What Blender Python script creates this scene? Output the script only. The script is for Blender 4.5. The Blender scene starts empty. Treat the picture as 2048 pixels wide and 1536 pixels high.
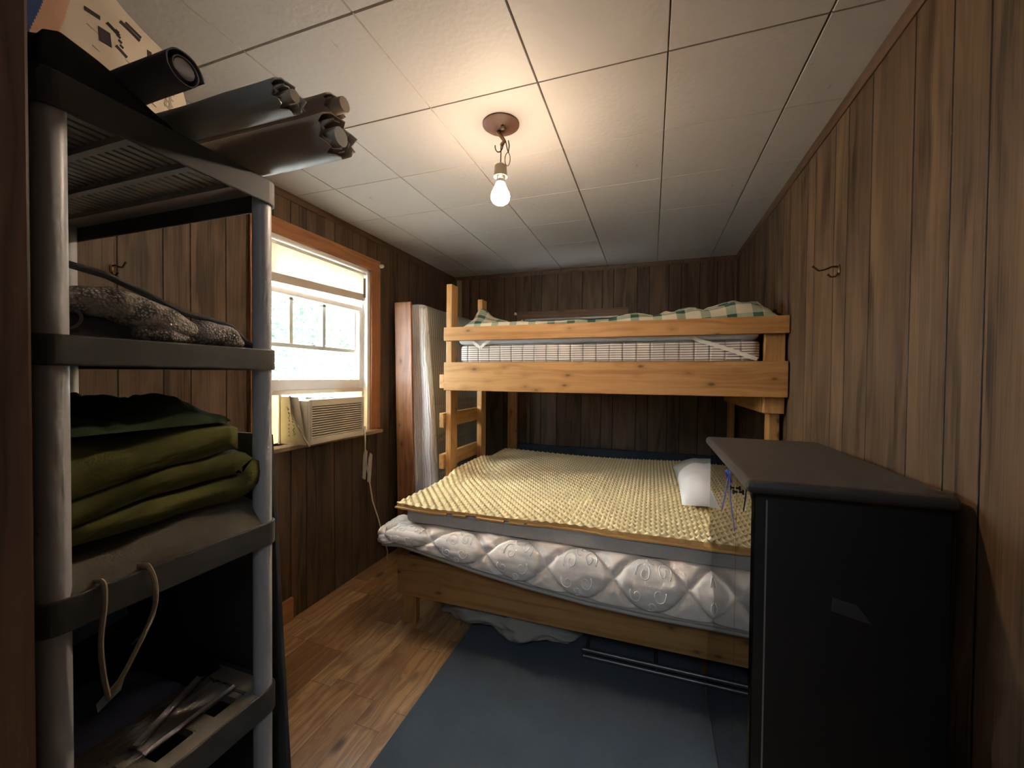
import bpy, bmesh, math, random
import numpy as np
from mathutils import Matrix, Vector, noise
rnd = random.Random(7)
S = bpy.context.scene
COL = S.collection
PI = math.pi

# ------------------------------------------------------------------ camera
cam_d = bpy.data.cameras.new('camera')
cam = bpy.data.objects.new('camera', cam_d); COL.objects.link(cam)
cam_d.sensor_fit = 'HORIZONTAL'; cam_d.sensor_width = 36.0
cam_d.lens = 805.5 / 2048 * 36.0
cam_d.clip_start = 0.02
Rm = Matrix(((0.94511946, -0.01414642, 0.32641856), (0.32660477, 0.01381054, -0.9450601), (0.0088612, 0.99980455, 0.01767289)))
cam.matrix_world = Matrix.Translation((1.84, 0.0, 1.334)) @ Rm.to_4x4()
S.camera = cam

# ------------------------------------------------------------------ light and exposure
S.view_settings.view_transform = 'Standard'
S.view_settings.look = 'None'
S.view_settings.gamma = 1.0
S.view_settings.use_curve_mapping = False
S.view_settings.exposure = 0.85
S.cycles.max_bounces = 12
S.cycles.diffuse_bounces = 6
S.cycles.use_denoising = True
S.cycles.sample_clamp_indirect = 8.0
S.cycles.caustics_reflective = False
S.cycles.caustics_refractive = False
world = bpy.data.worlds.new('world'); S.world = world
world.use_nodes = True
bg = world.node_tree.nodes['Background']
bg.inputs['Color'].default_value = (0.84, 0.91, 1.0, 1)
bg.inputs['Strength'].default_value = 24.0
sun_d = bpy.data.lights.new('sun', 'SUN'); sun_d.energy = 28.0; sun_d.angle = 0.02
sun_d.color = (1.0, 0.96, 0.88)
sun = bpy.data.objects.new('sun', sun_d); COL.objects.link(sun)
sun.rotation_euler = Vector((-0.75, 0.18, -0.9)).to_track_quat('-Z', 'Y').to_euler()
hall_d = bpy.data.lights.new('hall_daylight_fill', 'AREA'); hall_d.energy = 15.0  # added unseen area lamp standing in for daylight from the hall
hall_d.shape = 'RECTANGLE'; hall_d.size = 1.0; hall_d.size_y = 0.8; hall_d.color = (0.72, 0.86, 1.0)
hall = bpy.data.objects.new('hall_daylight_fill', hall_d); COL.objects.link(hall)
hall.location = (1.95, -1.1, 2.26)
BULB_STRENGTH = 205.0

# ------------------------------------------------------------------ node helpers
class NT:
    def __init__(s, name):
        s.m = bpy.data.materials.new(name); s.m.use_nodes = True
        s.t = s.m.node_tree; s.b = s.t.nodes['Principled BSDF']; s.out = s.t.nodes['Material Output']
    def put(s, sock, v):
        if isinstance(v, bpy.types.NodeSocket): s.t.links.new(v, sock)
        elif isinstance(v, (tuple, list)) and sock.type == 'RGBA' and len(v) == 3: sock.default_value = (*v, 1)
        else: sock.default_value = v
    def n(s, typ, ins=None, out=0, **props):
        nd = s.t.nodes.new(typ)
        for k, v in props.items(): setattr(nd, k, v)
        for k, v in (ins or {}).items(): s.put(nd.inputs[k], v)
        return nd.outputs[out]
    def math(s, op, a, b=0.0, c=0.0):
        return s.n('ShaderNodeMath', {0: a, 1: b, 2: c}, operation=op)
    def coord(s):
        return s.n('ShaderNodeTexCoord', out='Object')
    def sep(s, v):
        nd = s.t.nodes.new('ShaderNodeSeparateXYZ'); s.t.links.new(v, nd.inputs[0]); return nd.outputs
    def comb(s, x, y, z):
        return s.n('ShaderNodeCombineXYZ', {0: x, 1: y, 2: z})
    def vscale(s, v, sc):
        return s.n('ShaderNodeVectorMath', {0: v, 1: sc}, operation='MULTIPLY')
    def noise(s, v, scale=5.0, detail=3.0, rough=0.5, dist=0.0):
        return s.n('ShaderNodeTexNoise', {'Vector': v, 'Scale': scale, 'Detail': detail, 'Roughness': rough, 'Distortion': dist})
    def ramp(s, fac, stops, interp='LINEAR'):
        nd = s.t.nodes.new('ShaderNodeValToRGB'); cr = nd.color_ramp; cr.interpolation = interp
        while len(cr.elements) < len(stops): cr.elements.new(0.5)
        for e, (p, c) in zip(cr.elements, stops):
            e.position = p; e.color = (*c, 1) if len(c) == 3 else c
        s.put(nd.inputs[0], fac); return nd.outputs[0]
    def mix(s, fac, a, b, mode='MIX'):
        nd = s.t.nodes.new('ShaderNodeMix'); nd.data_type = 'RGBA'; nd.blend_type = mode
        s.put(nd.inputs[0], fac); s.put(nd.inputs[6], a); s.put(nd.inputs[7], b); return nd.outputs[2]
    def smooth(s, v, a, b):
        nd = s.t.nodes.new('ShaderNodeMapRange'); nd.interpolation_type = 'SMOOTHSTEP'
        s.put(nd.inputs[0], v); nd.inputs[1].default_value = a; nd.inputs[2].default_value = b
        return nd.outputs[0]
    def bump(s, h, strength=0.3, dist=0.01):
        o = s.n('ShaderNodeBump', {'Strength': strength, 'Distance': dist, 'Height': h})
        s.t.links.new(o, s.b.inputs['Normal'])
    def fin(s, color, rough=0.6, **kw):
        s.put(s.b.inputs['Base Color'], color); s.put(s.b.inputs['Roughness'], rough)
        for k, v in kw.items(): s.put(s.b.inputs[k], v)
        return s.m

def simple(name, c, rough=0.6, var=0.12, scale=12.0, bump=0.0, bscale=200.0, **kw):
    t = NT(name); co = t.coord()
    f = t.noise(co, scale, 4.0)
    col = t.mix(f, tuple(x*(1-var) for x in c), tuple(min(1, x*(1+var)) for x in c))
    if bump: t.bump(t.noise(co, bscale, 2.0), bump, 0.002)
    return t.fin(col, rough, **kw)

def paneling(name, axis, grooves, period, dark, light, seed=0.0, groove_col=(0.006, 0.004, 0.003)):
    """printed wood-grain hardboard with vertical grooves at the given places"""
    t = NT(name); co = t.coord(); x, y, z = t.sep(co)
    u = x if axis == 'x' else y
    if period:
        um = t.math('MULTIPLY', t.math('FRACT', t.math('DIVIDE', t.math('SUBTRACT', u, grooves[0]-0.01), period)), period)
        um = t.math('ADD', um, grooves[0]-0.01)
    else: um = u
    d = None; idx = t.math('MULTIPLY', t.math('FLOOR', t.math('DIVIDE', t.math('SUBTRACT', u, grooves[0]-0.01), period or 99.)), 31.7)
    for g in grooves:
        dd = t.math('ABSOLUTE', t.math('SUBTRACT', um, g))
        d = dd if d is None else t.math('MINIMUM', d, dd)
        idx = t.math('ADD', idx, t.math('GREATER_THAN', um, g))
    # waviness of the groove edge
    wob = t.noise(t.comb(u, 0.0, t.math('MULTIPLY', z, 1.0)), 30.0, 2.0)
    gw = t.math('ADD', 0.0016, t.math('MULTIPLY', wob, 0.0024))
    groove = t.math('LESS_THAN', d, gw)
    pl = t.n('ShaderNodeTexWhiteNoise', {'W': t.math('ADD', idx, seed)}, noise_dimensions='1D')
    zo = t.math('ADD', z, t.math('MULTIPLY', pl, 37.0))
    warp = t.noise(t.comb(t.math('MULTIPLY', u, 7.0), zo, t.math('MULTIPLY', pl, 11.0)), 1.6, 2.0)
    cath = t.noise(t.comb(t.math('ADD', t.math('MULTIPLY', u, 22.0), t.math('MULTIPLY', warp, 4.2)), t.math('MULTIPLY', zo, 1.1), pl), 1.0, 2.0)
    fine = t.noise(t.comb(t.math('MULTIPLY', u, 260.0), t.math('MULTIPLY', zo, 3.0), 0.0), 1.0, 3.0)
    blot = t.noise(t.comb(t.math('MULTIPLY', u, 6.0), t.math('MULTIPLY', zo, 1.6), pl), 1.5, 3.0)
    f = t.math('ADD', t.math('MULTIPLY', cath, 0.60), t.math('ADD', t.math('MULTIPLY', fine, 0.42), t.math('MULTIPLY', blot, 0.35)))
    mid = tuple((a+b)/2 for a, b in zip(dark, light))
    col = t.ramp(t.math('SUBTRACT', f, 0.12), [(0.42, dark), (0.55, mid), (0.70, light)])
    tone = t.math('ADD', 0.82, t.math('MULTIPLY', pl, 0.36))
    col = t.mix(1.0, col, t.n('ShaderNodeCombineColor', {0: tone, 1: tone, 2: tone}), 'MULTIPLY')
    col = t.mix(groove, col, groove_col)
    h = t.math('ADD', t.math('MULTIPLY', fine, 0.15), t.smooth(d, 0.0, 0.004))
    t.bump(h, 0.45, 0.003)
    return t.fin(col, t.math('ADD', 0.46, t.math('MULTIPLY', fine, 0.16)), **{'Specular IOR Level': 0.28})

def lumber(name, axis, base, dark, knot=True, seed=0.0, rough=0.5):
    """sawn softwood; grain runs along axis"""
    t = NT(name); co = t.coord(); c = list(t.sep(co)); k = 'xyz'.index(axis)
    a = c[k]; o = [c[i] for i in range(3) if i != k]
    info = t.n('ShaderNodeObjectInfo', out='Random')
    a = t.math('ADD', a, t.math('ADD', seed, t.math('MULTIPLY', info, 23.0)))
    w = t.noise(t.comb(t.math('MULTIPLY', a, 1.3), t.math('MULTIPLY', o[0], 6.), t.math('MULTIPLY', o[1], 6.)), 1.5, 2.0)
    g = t.noise(t.comb(t.math('MULTIPLY', a, 0.9), t.math('ADD', t.math('MULTIPLY', o[0], 40.), t.math('MULTIPLY', w, 4.0)), t.math('ADD', t.math('MULTIPLY', o[1], 40.), t.math('MULTIPLY', w, 4.))), 1.0, 3.0)
    col = t.ramp(g, [(0.32, dark), (0.55, base), (0.75, tuple(min(1, x*1.12) for x in base))])
    fine = t.noise(t.comb(t.math('MULTIPLY', a, 6.), t.math('MULTIPLY', o[0], 300.), t.math('MULTIPLY', o[1], 300.)), 1.0, 2.0)
    if knot:
        vec = t.comb(t.math('MULTIPLY', a, 6.5), t.math('MULTIPLY', o[0], 13.0), t.math('MULTIPLY', o[1], 13.0))
        vo = t.n('ShaderNodeTexVoronoi', {'Vector': vec, 'Scale': 1.0}, feature='F1')
        kd = t.smooth(vo, 0.05, 0.15)
        col = t.mix(kd, tuple(x*0.28 for x in dark), col)
        ring = t.smooth(vo, 0.12, 0.34)
        col = t.mix(t.math('MULTIPLY', t.math('SUBTRACT', 1.0, ring), 0.35), col, tuple(x*0.7 for x in dark))
    t.bump(fine, 0.12, 0.002)
    return t.fin(col, rough)

# ------------------------------------------------------------------ mesh helpers
class MB:
    def __init__(s): s.v = []; s.f = []; s.mi = []
    def add(s, vs, fs, mi=0):
        b = len(s.v); s.v += [tuple(map(float, p)) for p in vs]
        s.f += [tuple(b+i for i in f) for f in fs]; s.mi += [mi]*len(fs); return s
    def box(s, x0, x1, y0, y1, z0, z1, mi=0):
        vs = [(x, y, z) for x in (x0, x1) for y in (y0, y1) for z in (z0, z1)]
        return s.add(vs, [(0,1,3,2),(4,6,7,5),(0,4,5,1),(2,3,7,6),(0,2,6,4),(1,5,7,3)], mi)
    def hexa(s, b, t, mi=0):
        """bottom 4 points (ccw from above), top 4 points"""
        return s.add(list(b)+list(t), [(3,2,1,0),(4,5,6,7),(0,1,5,4),(1,2,6,5),(2,3,7,6),(3,0,4,7)], mi)
    def beam(s, p, q, w, h, up=(0,0,1), mi=0):
        p = Vector(p); q = Vector(q); d = (q-p).normalized(); up = Vector(up)
        r = d.cross(up).normalized()*w/2; u = r.cross(d).normalized()*h/2
        return s.hexa([p-r-u, p+r-u, q+r-u, q-r-u], [p-r+u, p+r+u, q+r+u, q-r+u], mi)
    def tube(s, pts, r, seg=8, cap=True, mi=0, closed=False):
        pts = [Vector(p) for p in pts]; n = len(pts)
        rs = r if isinstance(r, (list, tuple)) else [r]*n
        up = None; rings = []
        for i, p in enumerate(pts):
            if closed: d = pts[(i+1) % n]-pts[i-1]
            else: d = pts[min(i+1, n-1)]-pts[max(i-1, 0)]
            d.normalize()
            if up is None:
                up = Vector((0,0,1)) if abs(d.z) < .9 else Vector((1,0,0))
            a = d.cross(up)
            if a.length < 1e-6: a = d.cross(Vector((0.3,1,0.2)))
            a.normalize(); up = a.cross(d).normalized()
            rings.append([p+(a*math.cos(2*PI*k/seg)+up*math.sin(2*PI*k/seg))*rs[i] for k in range(seg)])
        vs = [v for r_ in rings for v in r_]; fs = []
        for i in range(n if closed else n-1):
            j = (i+1) % n
            for k in range(seg):
                fs.append((i*seg+k, i*seg+(k+1)%seg, j*seg+(k+1)%seg, j*seg+k))
        if cap and not closed:
            fs.append(tuple(range(seg))[::-1]); fs.append(tuple((n-1)*seg+k for k in range(seg)))
        return s.add(vs, fs, mi)
    def lathe(s, prof, c=(0,0,0), seg=24, axis='z', mi=0, sx=1.0, sy=1.0):
        vs = []; n = len(prof)
        for r, h in prof:
            for k in range(seg):
                a = 2*PI*k/seg; x, y = r*math.cos(a)*sx, r*math.sin(a)*sy
                p = {'z': (x, y, h), 'x': (h, x, y), 'y': (x, h, y)}[axis]
                vs.append((p[0]+c[0], p[1]+c[1], p[2]+c[2]))
        fs = [(i*seg+k, i*seg+(k+1)%seg, (i+1)*seg+(k+1)%seg, (i+1)*seg+k) for i in range(n-1) for k in range(seg)]
        if prof[0][0] > 1e-6: fs.append(tuple(range(seg))[::-1])
        if prof[-1][0] > 1e-6: fs.append(tuple((n-1)*seg+k for k in range(seg)))
        return s.add(vs, fs, mi)
    def grid(s, fn, nu, nv, cu=False, cv=False, mi=0):
        us = nu if cu else nu+1; vs_ = nv if cv else nv+1
        vs = [fn(i/nu, j/nv) for i in range(us) for j in range(vs_)]
        fs = [(i*vs_+j, ((i+1)%us)*vs_+j, ((i+1)%us)*vs_+(j+1)%vs_, i*vs_+(j+1)%vs_) for i in range(nu) for j in range(nv)]
        return s.add(vs, fs, mi)
    def prism(s, poly, ext, mi=0):
        """closed polygon of 3-D points swept by vector ext"""
        n = len(poly); e = Vector(ext); a = [Vector(p) for p in poly]
        return s.add(a+[p+e for p in a], [tuple(range(n))[::-1], tuple(range(n, 2*n))]+[(i, (i+1)%n, n+(i+1)%n, n+i) for i in range(n)], mi)
    def build(s, name, mats, parent=None, smooth=False, bevel=0.0, seg=2, label=None, angle=40):
        o = (0,0,0) if parent is None else tuple(parent['_o'])
        me = bpy.data.meshes.new(name)
        me.from_pydata([(v[0]-o[0], v[1]-o[1], v[2]-o[2]) for v in s.v], [], s.f)
        for m in (mats if isinstance(mats, (list, tuple)) else [mats]): me.materials.append(m)
        me.polygons.foreach_set('material_index', s.mi)
        bm = bmesh.new(); bm.from_mesh(me); bmesh.ops.recalc_face_normals(bm, faces=bm.faces); bm.to_mesh(me); bm.free()
        if smooth:
            me.polygons.foreach_set('use_smooth', [True]*len(me.polygons))
            if angle and angle < 180: me.set_sharp_from_angle(angle=math.radians(angle))
        ob = bpy.data.objects.new(name, me); COL.objects.link(ob)
        ob['_o'] = o
        if parent is not None: ob.parent = parent
        if bevel:
            md = ob.modifiers.new('bevel', 'BEVEL'); md.width = bevel; md.segments = seg; md.limit_method = 'ANGLE'
        if label: ob['label'] = label
        return ob

def tag(o, label, cat, group=None, kind=None):
    o['label'] = label; o['category'] = cat
    if group: o['group'] = group
    if kind: o['kind'] = kind
    return o
def thing(name, loc, label, cat, group=None):
    o = bpy.data.objects.new(name, None); COL.objects.link(o); o.location = loc
    o.empty_display_size = 0.1; o['_o'] = tuple(loc)
    return tag(o, label, cat, group)
def struct(o): o['kind'] = 'structure'; return o

def nz(p, s=1.0, seed=0.0):
    return noise.noise(Vector((p[0]*s+seed, p[1]*s+seed*1.7, p[2]*s-seed)))
def lerp(a, b, t): return a+(b-a)*t
def interp(x, xs, ys): return float(np.interp(x, xs, ys))
def sstep(a, b, x):
    t = min(1, max(0, (x-a)/(b-a))); return t*t*(3-2*t)

# ------------------------------------------------------------------ room numbers (metres; x across, y into the room, z up)
W, D, H = 2.466, 3.565, 2.30
T = 0.10
YF0, YF1 = 0.06, 0.20        # the wall the photographer stands in
DX0, DX1 = 1.288, 2.16        # doorway
WY0, WY1, WZ0, WZ1 = 1.50, 2.312, 0.962, 2.062     # left window opening

# ------------------------------------------------------------------ materials of the shell
G_LEFT = [0.92, 1.066, 1.167, 1.317, 1.417, 1.56, 1.665, 1.77, 1.985]
G_RIGHT = [1.07, 1.177, 1.318, 1.527, 1.683, 1.788, 1.973, 2.06]
G_BACK = [0.02, 0.169, 0.27, 0.352, 0.525, 0.639, 0.789, 0.888, 1.036, 1.256, 1.429, 1.526, 1.719, 1.815, 1.967, 2.062, 2.199, 2.326]
m_pan_l = paneling('left_paneling', 'y', G_LEFT, 1.219, (0.050, 0.030, 0.018), (0.155, 0.095, 0.056), 3.0)
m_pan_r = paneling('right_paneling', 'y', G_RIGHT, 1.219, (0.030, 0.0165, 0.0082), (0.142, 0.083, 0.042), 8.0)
m_pan_b = paneling('back_paneling', 'x', G_BACK, 0, (0.052, 0.033, 0.020), (0.140, 0.090, 0.056), 5.0)
m_trim = lumber('dark_trim', 'y', (0.10, 0.052, 0.026), (0.06, 0.03, 0.015), knot=False)
m_casing = lumber('red_pine_casing', 'z', (0.36, 0.15, 0.055), (0.25, 0.095, 0.032), knot=False)
m_casing_y = lumber('red_pine_casing_long', 'y', (0.36, 0.15, 0.055), (0.25, 0.095, 0.032), knot=False)
m_jamb = lumber('door_jamb_wood', 'z', (0.10, 0.042, 0.018), (0.04, 0.017, 0.007), knot=False)
m_whitep = simple('white_window_paint', (0.82, 0.78, 0.73), 0.4, 0.04, 6)
m_sill = lumber('sill_wood', 'y', (0.30, 0.19, 0.11), (0.2, 0.12, 0.07), knot=False)

def ceiling_mat():
    t = NT('ceiling_tile'); co = t.coord()
    n1 = t.noise(co, 60.0, 4.0, 0.6); n2 = t.noise(co, 3.0, 2.0)
    v = t.n('ShaderNodeTexVoronoi', {'Vector': co, 'Scale': 70.0}, feature='SMOOTH_F1')
    col = t.mix(n2, (0.445, 0.405, 0.368), (0.495, 0.455, 0.418))
    st = t.noise(t.vscale(co, (9.0, 3.0, 1.0)), 3.0, 3.0)
    col = t.mix(t.smooth(st, 0.70, 0.78), col, (0.33, 0.31, 0.28))
    t.bump(t.math('ADD', n1, t.math('MULTIPLY', v, 0.6)), 0.22, 0.004)
    return t.fin(col, 0.62)
m_ceil = ceiling_mat()
m_gap = simple('tile_joint', (0.10, 0.085, 0.07), 0.9)

def floor_mat():
    t = NT('laminate_floor'); co = t.coord(); x, y, z = t.sep(co)
    wd = 0.112
    r = t.math('FLOOR', t.math('DIVIDE', x, wd))
    ro = t.n('ShaderNodeTexWhiteNoise', {'W': r}, noise_dimensions='1D')
    yy = t.math('DIVIDE', t.math('ADD', y, t.math('MULTIPLY', ro, 5.0)), 0.46)
    ci = t.math('FLOOR', yy)
    wn = t.n('ShaderNodeTexWhiteNoise', {'Vector': t.comb(r, ci, 2.5)}, noise_dimensions='3D')
    off = t.math('MULTIPLY', wn, 40.0)
    warp = t.noise(t.comb(t.math('MULTIPLY', x, 12.), t.math('ADD', t.math('MULTIPLY', y, 3.), off), off), 1.2, 2.0)
    g = t.noise(t.comb(t.math('ADD', t.math('MULTIPLY', x, 45.), t.math('MULTIPLY', warp, 5.)), t.math('ADD', t.math('MULTIPLY', y, 2.2), off), 0.0), 1.0, 4.0, 0.6)
    bl = t.noise(t.comb(t.math('MULTIPLY', x, 9.), t.math('ADD', t.math('MULTIPLY', y, 5.0), off), 1.0), 1.2, 3.0)
    c1 = t.ramp(wn, [(0.0, (0.30, 0.14, 0.058)), (0.3, (0.58, 0.325, 0.14)), (0.6, (0.70, 0.43, 0.20)), (1.0, (0.52, 0.275, 0.115))])
    col = t.mix(t.smooth(g, 0.35, 0.7), t.mix(0.6, c1, (0.13, 0.05, 0.018)), c1)
    col = t.mix(t.math('MULTIPLY', t.smooth(bl, 0.52, 0.75), 0.55), col, (0.14, 0.052, 0.018))
    vo = t.n('ShaderNodeTexVoronoi', {'Vector': t.comb(t.math('MULTIPLY', x, 5.5), t.math('MULTIPLY', y, 2.6), 0.0), 'Scale': 1.0}, feature='F1')
    col = t.mix(t.math('MULTIPLY', t.math('SUBTRACT', 1.0, t.smooth(vo, 0.05, 0.17)), 0.85), col, (0.035, 0.012, 0.005))
    fx = t.math('FRACT', t.math('DIVIDE', x, wd)); fy = t.math('FRACT', yy)
    e = t.math('MAXIMUM', t.math('LESS_THAN', fx, 0.02), t.math('LESS_THAN', fy, 0.006))
    col = t.mix(t.math('MULTIPLY', e, 0.65), col, (0.06, 0.025, 0.01))
    t.bump(t.math('SUBTRACT', g, t.math('MULTIPLY', e, 1.2)), 0.12, 0.002)
    return t.fin(col, 0.38)
m_floor = floor_mat()

# ------------------------------------------------------------------ shell
struct(MB().box(-T, W+T, YF0, D+T, -0.1, 0.0).build('floor', m_floor))
mb = MB()
mb.box(-T, W+T, YF1-0.02, D+T, H+0.006, H+0.10, 1)
XS = [0.0]+[0.274+0.4*k for k in range(6)]+[W]
YS = [YF1-0.02]+[0.09+0.4*k for k in range(1, 9)]+[D]
gx = [0, .0022, .0016, .0018, .0026, .0020, .0032, 0]
gy = [0, .0016, .0036, .0018, .0014, .0012, .0014, .0014, .0014, 0]
for i in range(len(XS)-1):
    for j in range(len(YS)-1):
        x0, x1, y0, y1 = XS[i]+gx[i]/2, XS[i+1]-gx[i+1]/2, YS[j]+gy[j]/2, YS[j+1]-gy[j+1]/2
        b = 0.0022; dz = rnd.uniform(0, 0.0006)
        vs = [(x0,y0,H+.006),(x1,y0,H+.006),(x1,y1,H+.006),(x0,y1,H+.006),
              (x0+b,y0+b,H+dz),(x1-b,y0+b,H+dz),(x1-b,y1-b,H+dz),(x0+b,y1-b,H+dz)]
        mb.add(vs, [(4,5,6,7),(0,1,5,4),(1,2,6,5),(2,3,7,6),(3,0,4,7)])
struct(mb.build('ceiling', [m_ceil, m_gap]))
mb = MB()
mb.box(-T, 0, YF0, WY0, 0, H); mb.box(-T, 0, WY1, D+T, 0, H)
mb.box(-T, 0, WY0, WY1, 0, WZ0); mb.box(-T, 0, WY0, WY1, WZ1, H)
struct(mb.build('wall_left', m_pan_l))
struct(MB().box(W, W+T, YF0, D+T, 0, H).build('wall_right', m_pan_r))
BX0, BX1, BZ0, BZ1 = 0.73, 1.575, 1.31, 1.865     # back window opening, almost all behind the bunk
mb = MB()
mb.box(0, BX0, D, D+T, 0, H); mb.box(BX1, W, D, D+T, 0, H); mb.box(BX0, BX1, D, D+T, 0, BZ0); mb.box(BX0, BX1, D, D+T, BZ1, H)
struct(mb.build('wall_back', m_pan_b))
mb = MB(); mb.box(0, DX0-0.02, YF0, YF1, 0, H); mb.box(DX1+0.02, W, YF0, YF1, 0, H); mb.box(DX0-0.02, DX1+0.02, YF0, YF1, 2.08, H)
struct(mb.build('wall_front', m_pan_l))
# door lining and casing
mb = MB(); mb.box(DX0-0.02, DX0, YF0-.012, YF1+.012, 0, 2.08); mb.box(DX1, DX1+0.02, YF0-.012, YF1+.012, 0, 2.08); mb.box(DX0-0.02, DX1+.02, YF0-.012, YF1+.012, 2.06, 2.08)
mb.box(DX0-0.0, DX0+0.012, YF0+.01, YF0+.075, 0, 2.06)
mb.box(DX0-0.085, DX0-0.012, YF1, YF1+.016, 0, 2.12); mb.box(DX1+0.012, DX1+0.085, YF1, YF1+.016, 0, 2.12); mb.box(DX0-.085, DX1+.085, YF1, YF1+.016, 2.072, 2.14)
struct(mb.build('trim_1', m_jamb, bevel=0.003))
# hall behind the doorway
m_hall = simple('hall_plaster', (0.45, 0.43, 0.40), 0.8)
mb = MB(); mb.box(0.4, 3.4, -2.1, -2.0, -0.1, 2.4); mb.box(0.3, 0.4, -2.1, YF0, -0.1, 2.4); mb.box(3.4, 3.5, -2.1, YF0, -0.1, 2.4)
mb.box(W+T, 3.4, YF0, YF0+0.1, 0, 2.4); mb.box(-T, 0.4, YF0-.02, YF0, -0.1, 2.4)
struct(mb.build('wall_hall', m_hall))
struct(MB().box(0.3, 3.5, -2.1, YF1-0.02, H, 2.42).build('ceiling', m_hall))
struct(MB().box(0.3, 3.5, -2.1, YF0, -0.1, 0.0).build('floor', m_floor))
# crown mouldings
def crown(p, q, inward):
    mb = MB(); p = Vector(p); q = Vector(q); i = Vector(inward)
    pr_ = [(0, 0), (0, -.034), (.005, -.034), (.010, -.022), (.013, -.008), (.013, 0)]
    mb.prism([p+i*a+Vector((0,0,b)) for a, b in pr_], q-p)
    return struct(mb.build('trim_2', m_trim))
crown((0, YF1, H), (0, D, H), (1,0,0)); crown((W, YF1, H), (W, D, H), (-1,0,0)); crown((0.013, D, H), (W-.013, D, H), (0,-1,0))
struct(MB().box(W-0.016, W, D-0.016, D, 0, H-.036).build('trim_3', m_trim, bevel=.004))
# stub of baseboard by the shelf
struct(MB().box(0.0, 0.018, 1.30, 1.668, 0.0, 0.125).build('baseboard_left', lumber('stub_pine', 'y', (0.50, 0.24, 0.09), (0.38, 0.16, 0.055), knot=False), bevel=.002))

# ------------------------------------------------------------------ left window
def glass_mat():
    t = NT('window_glass'); t.fin((1, 1, 1), 0.0); t.b.inputs['Transmission Weight'].default_value = 1.0; t.b.inputs['IOR'].default_value = 1.45
    tr = t.n('ShaderNodeBsdfTransparent', {'Color': (0.97, 0.99, 0.98)}); gl = t.n('ShaderNodeBsdfGlossy', {'Roughness': 0.0})
    bf = t.n('ShaderNodeNewGeometry', out='Backfacing')
    fr = t.n('ShaderNodeFresnel', {'IOR': t.math('SUBTRACT', 1.45, t.math('MULTIPLY', bf, 1.45-1/1.45))})
    mx = t.n('ShaderNodeMixShader', {0: fr, 1: tr, 2: gl}); t.t.links.new(mx, t.out.inputs[0])
    return t.m
m_glass = glass_mat()
w1 = struct(thing('window_1', (0, (WY0+WY1)/2, WZ0), 'double hung white window with reddish pine casing on the left wall', 'window'))
mb = MB()
mb.box(0.0, 0.018, WY1, WY1+0.092, WZ0+0.0, WZ1); mb.box(0.0, 0.018, WY0-0.078, WY0, WZ0, WZ1)
mb.build('casing', m_casing, w1, bevel=0.003, label='reddish pine upright casing')
mb = MB(); mb.box(0.0, 0.0185, WY0-0.078, WY1+0.092, WZ1, WZ1+0.078)
mb.build('head_casing', m_casing_y, w1, bevel=0.003)
mb = MB(); mb.box(-0.10, 0.075, WY0-0.06, WY1+0.05, WZ0-0.022, WZ0)
mb.build('sill', m_sill, w1, bevel=0.004)
mb = MB()
mb.box(-0.10, 0.002, WY1-0.028, WY1, WZ0, WZ1); mb.box(-0.10, 0.002, WY0, WY0+0.028, WZ0, WZ1); mb.box(-0.10, 0.002, WY0, WY1, WZ1-0.022, WZ1)
mb.box(-0.045, -0.03, WY1-0.042, WY1-0.028, WZ0, WZ1); mb.box(-0.045, -0.03, WY0+0.028, WY0+.042, WZ0, WZ1)
mb.build('jamb', m_whitep, w1, bevel=0.002)
def sash(name, x0, x1, z0, z1, st, top, bot, vm, hm, mat):
    y0, y1 = WY0+0.03, WY1-0.03
    mb = MB(); mb.box(x0, x1, y0, y0+st, z0, z1); mb.box(x0, x1, y1-st, y1, z0, z1)
    mb.box(x0, x1, y0+st, y1-st, z1-top, z1); mb.box(x0, x1, y0+st, y1-st, z0, z0+bot)
    for v in vm: mb.box(x0+.004, x1-.004, v-.012, v+.012, z0+bot, z1-top)
    for h in hm: mb.box(x0+.004, x1-.004, y0+st, y1-st, h-.009, h+.009)
    s_ = mb.build(name, mat, w1, bevel=0.002)
    xm = (x0+x1)/2
    MB().box(xm-.0015, xm+.0015, y0+st-.002, y1-st+.002, z0+bot-.002, z1-top+.002).build('pane', m_glass, s_)
    return s_
sash('upper_sash', -0.095, -0.068, 1.486, 2.035, 0.042, 0.04, 0.024, [1.735, 1.976], [1.762], m_whitep)
ls = sash('lower_sash', -0.062, -0.034, 1.250, 1.800, 0.034, 0.03, 0.058, [], [], m_whitep)
# latch on the meeting rail
mb = MB(); mb.lathe([(0.016, 0), (0.016, .008), (.006, .012), (.006, .02), (0, .022)], (-0.085, 1.895, 1.508), 12); mb.box(-0.09, -0.08, 1.87, 1.92, 1.508, 1.514)
mb.build('latch', simple('tarnished_latch', (0.22, 0.2, 0.18), 0.45), w1, smooth=True)
# side curtain panels of the air conditioner are built with it
# roller shade
def shade_mat(name, c, tr):
    t = NT(name); co = t.coord()
    wv = t.noise(t.vscale(co, (60, 60, 60)), 4.0, 2.0)
    t.fin(t.mix(wv, tuple(x*.95 for x in c), c), 0.7)
    ts = t.n('ShaderNodeBsdfTranslucent', {'Color': c})
    mx = t.n('ShaderNodeMixShader', {0: tr, 1: t.b.outputs[0], 2: ts}); t.t.links.new(mx, t.out.inputs[0]); return t.m
m_shade = shade_mat('cream_shade_cloth', (0.86, 0.83, 0.73), 0.36)
rs = thing('roller_shade', (-0.02, 1.9, 2.04), 'cream roller shade pulled partly down over the bright left window', 'window shade')
mb = MB(); mb.tube([(-0.018, WY0+.032, 2.022), (-0.018, WY1-.032, 2.022)], 0.013, 12); mb.build('roller', m_whitep, rs, smooth=True)
def shz(y): return 1.862+(y-1.55)*0.030
mb = MB()
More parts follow.
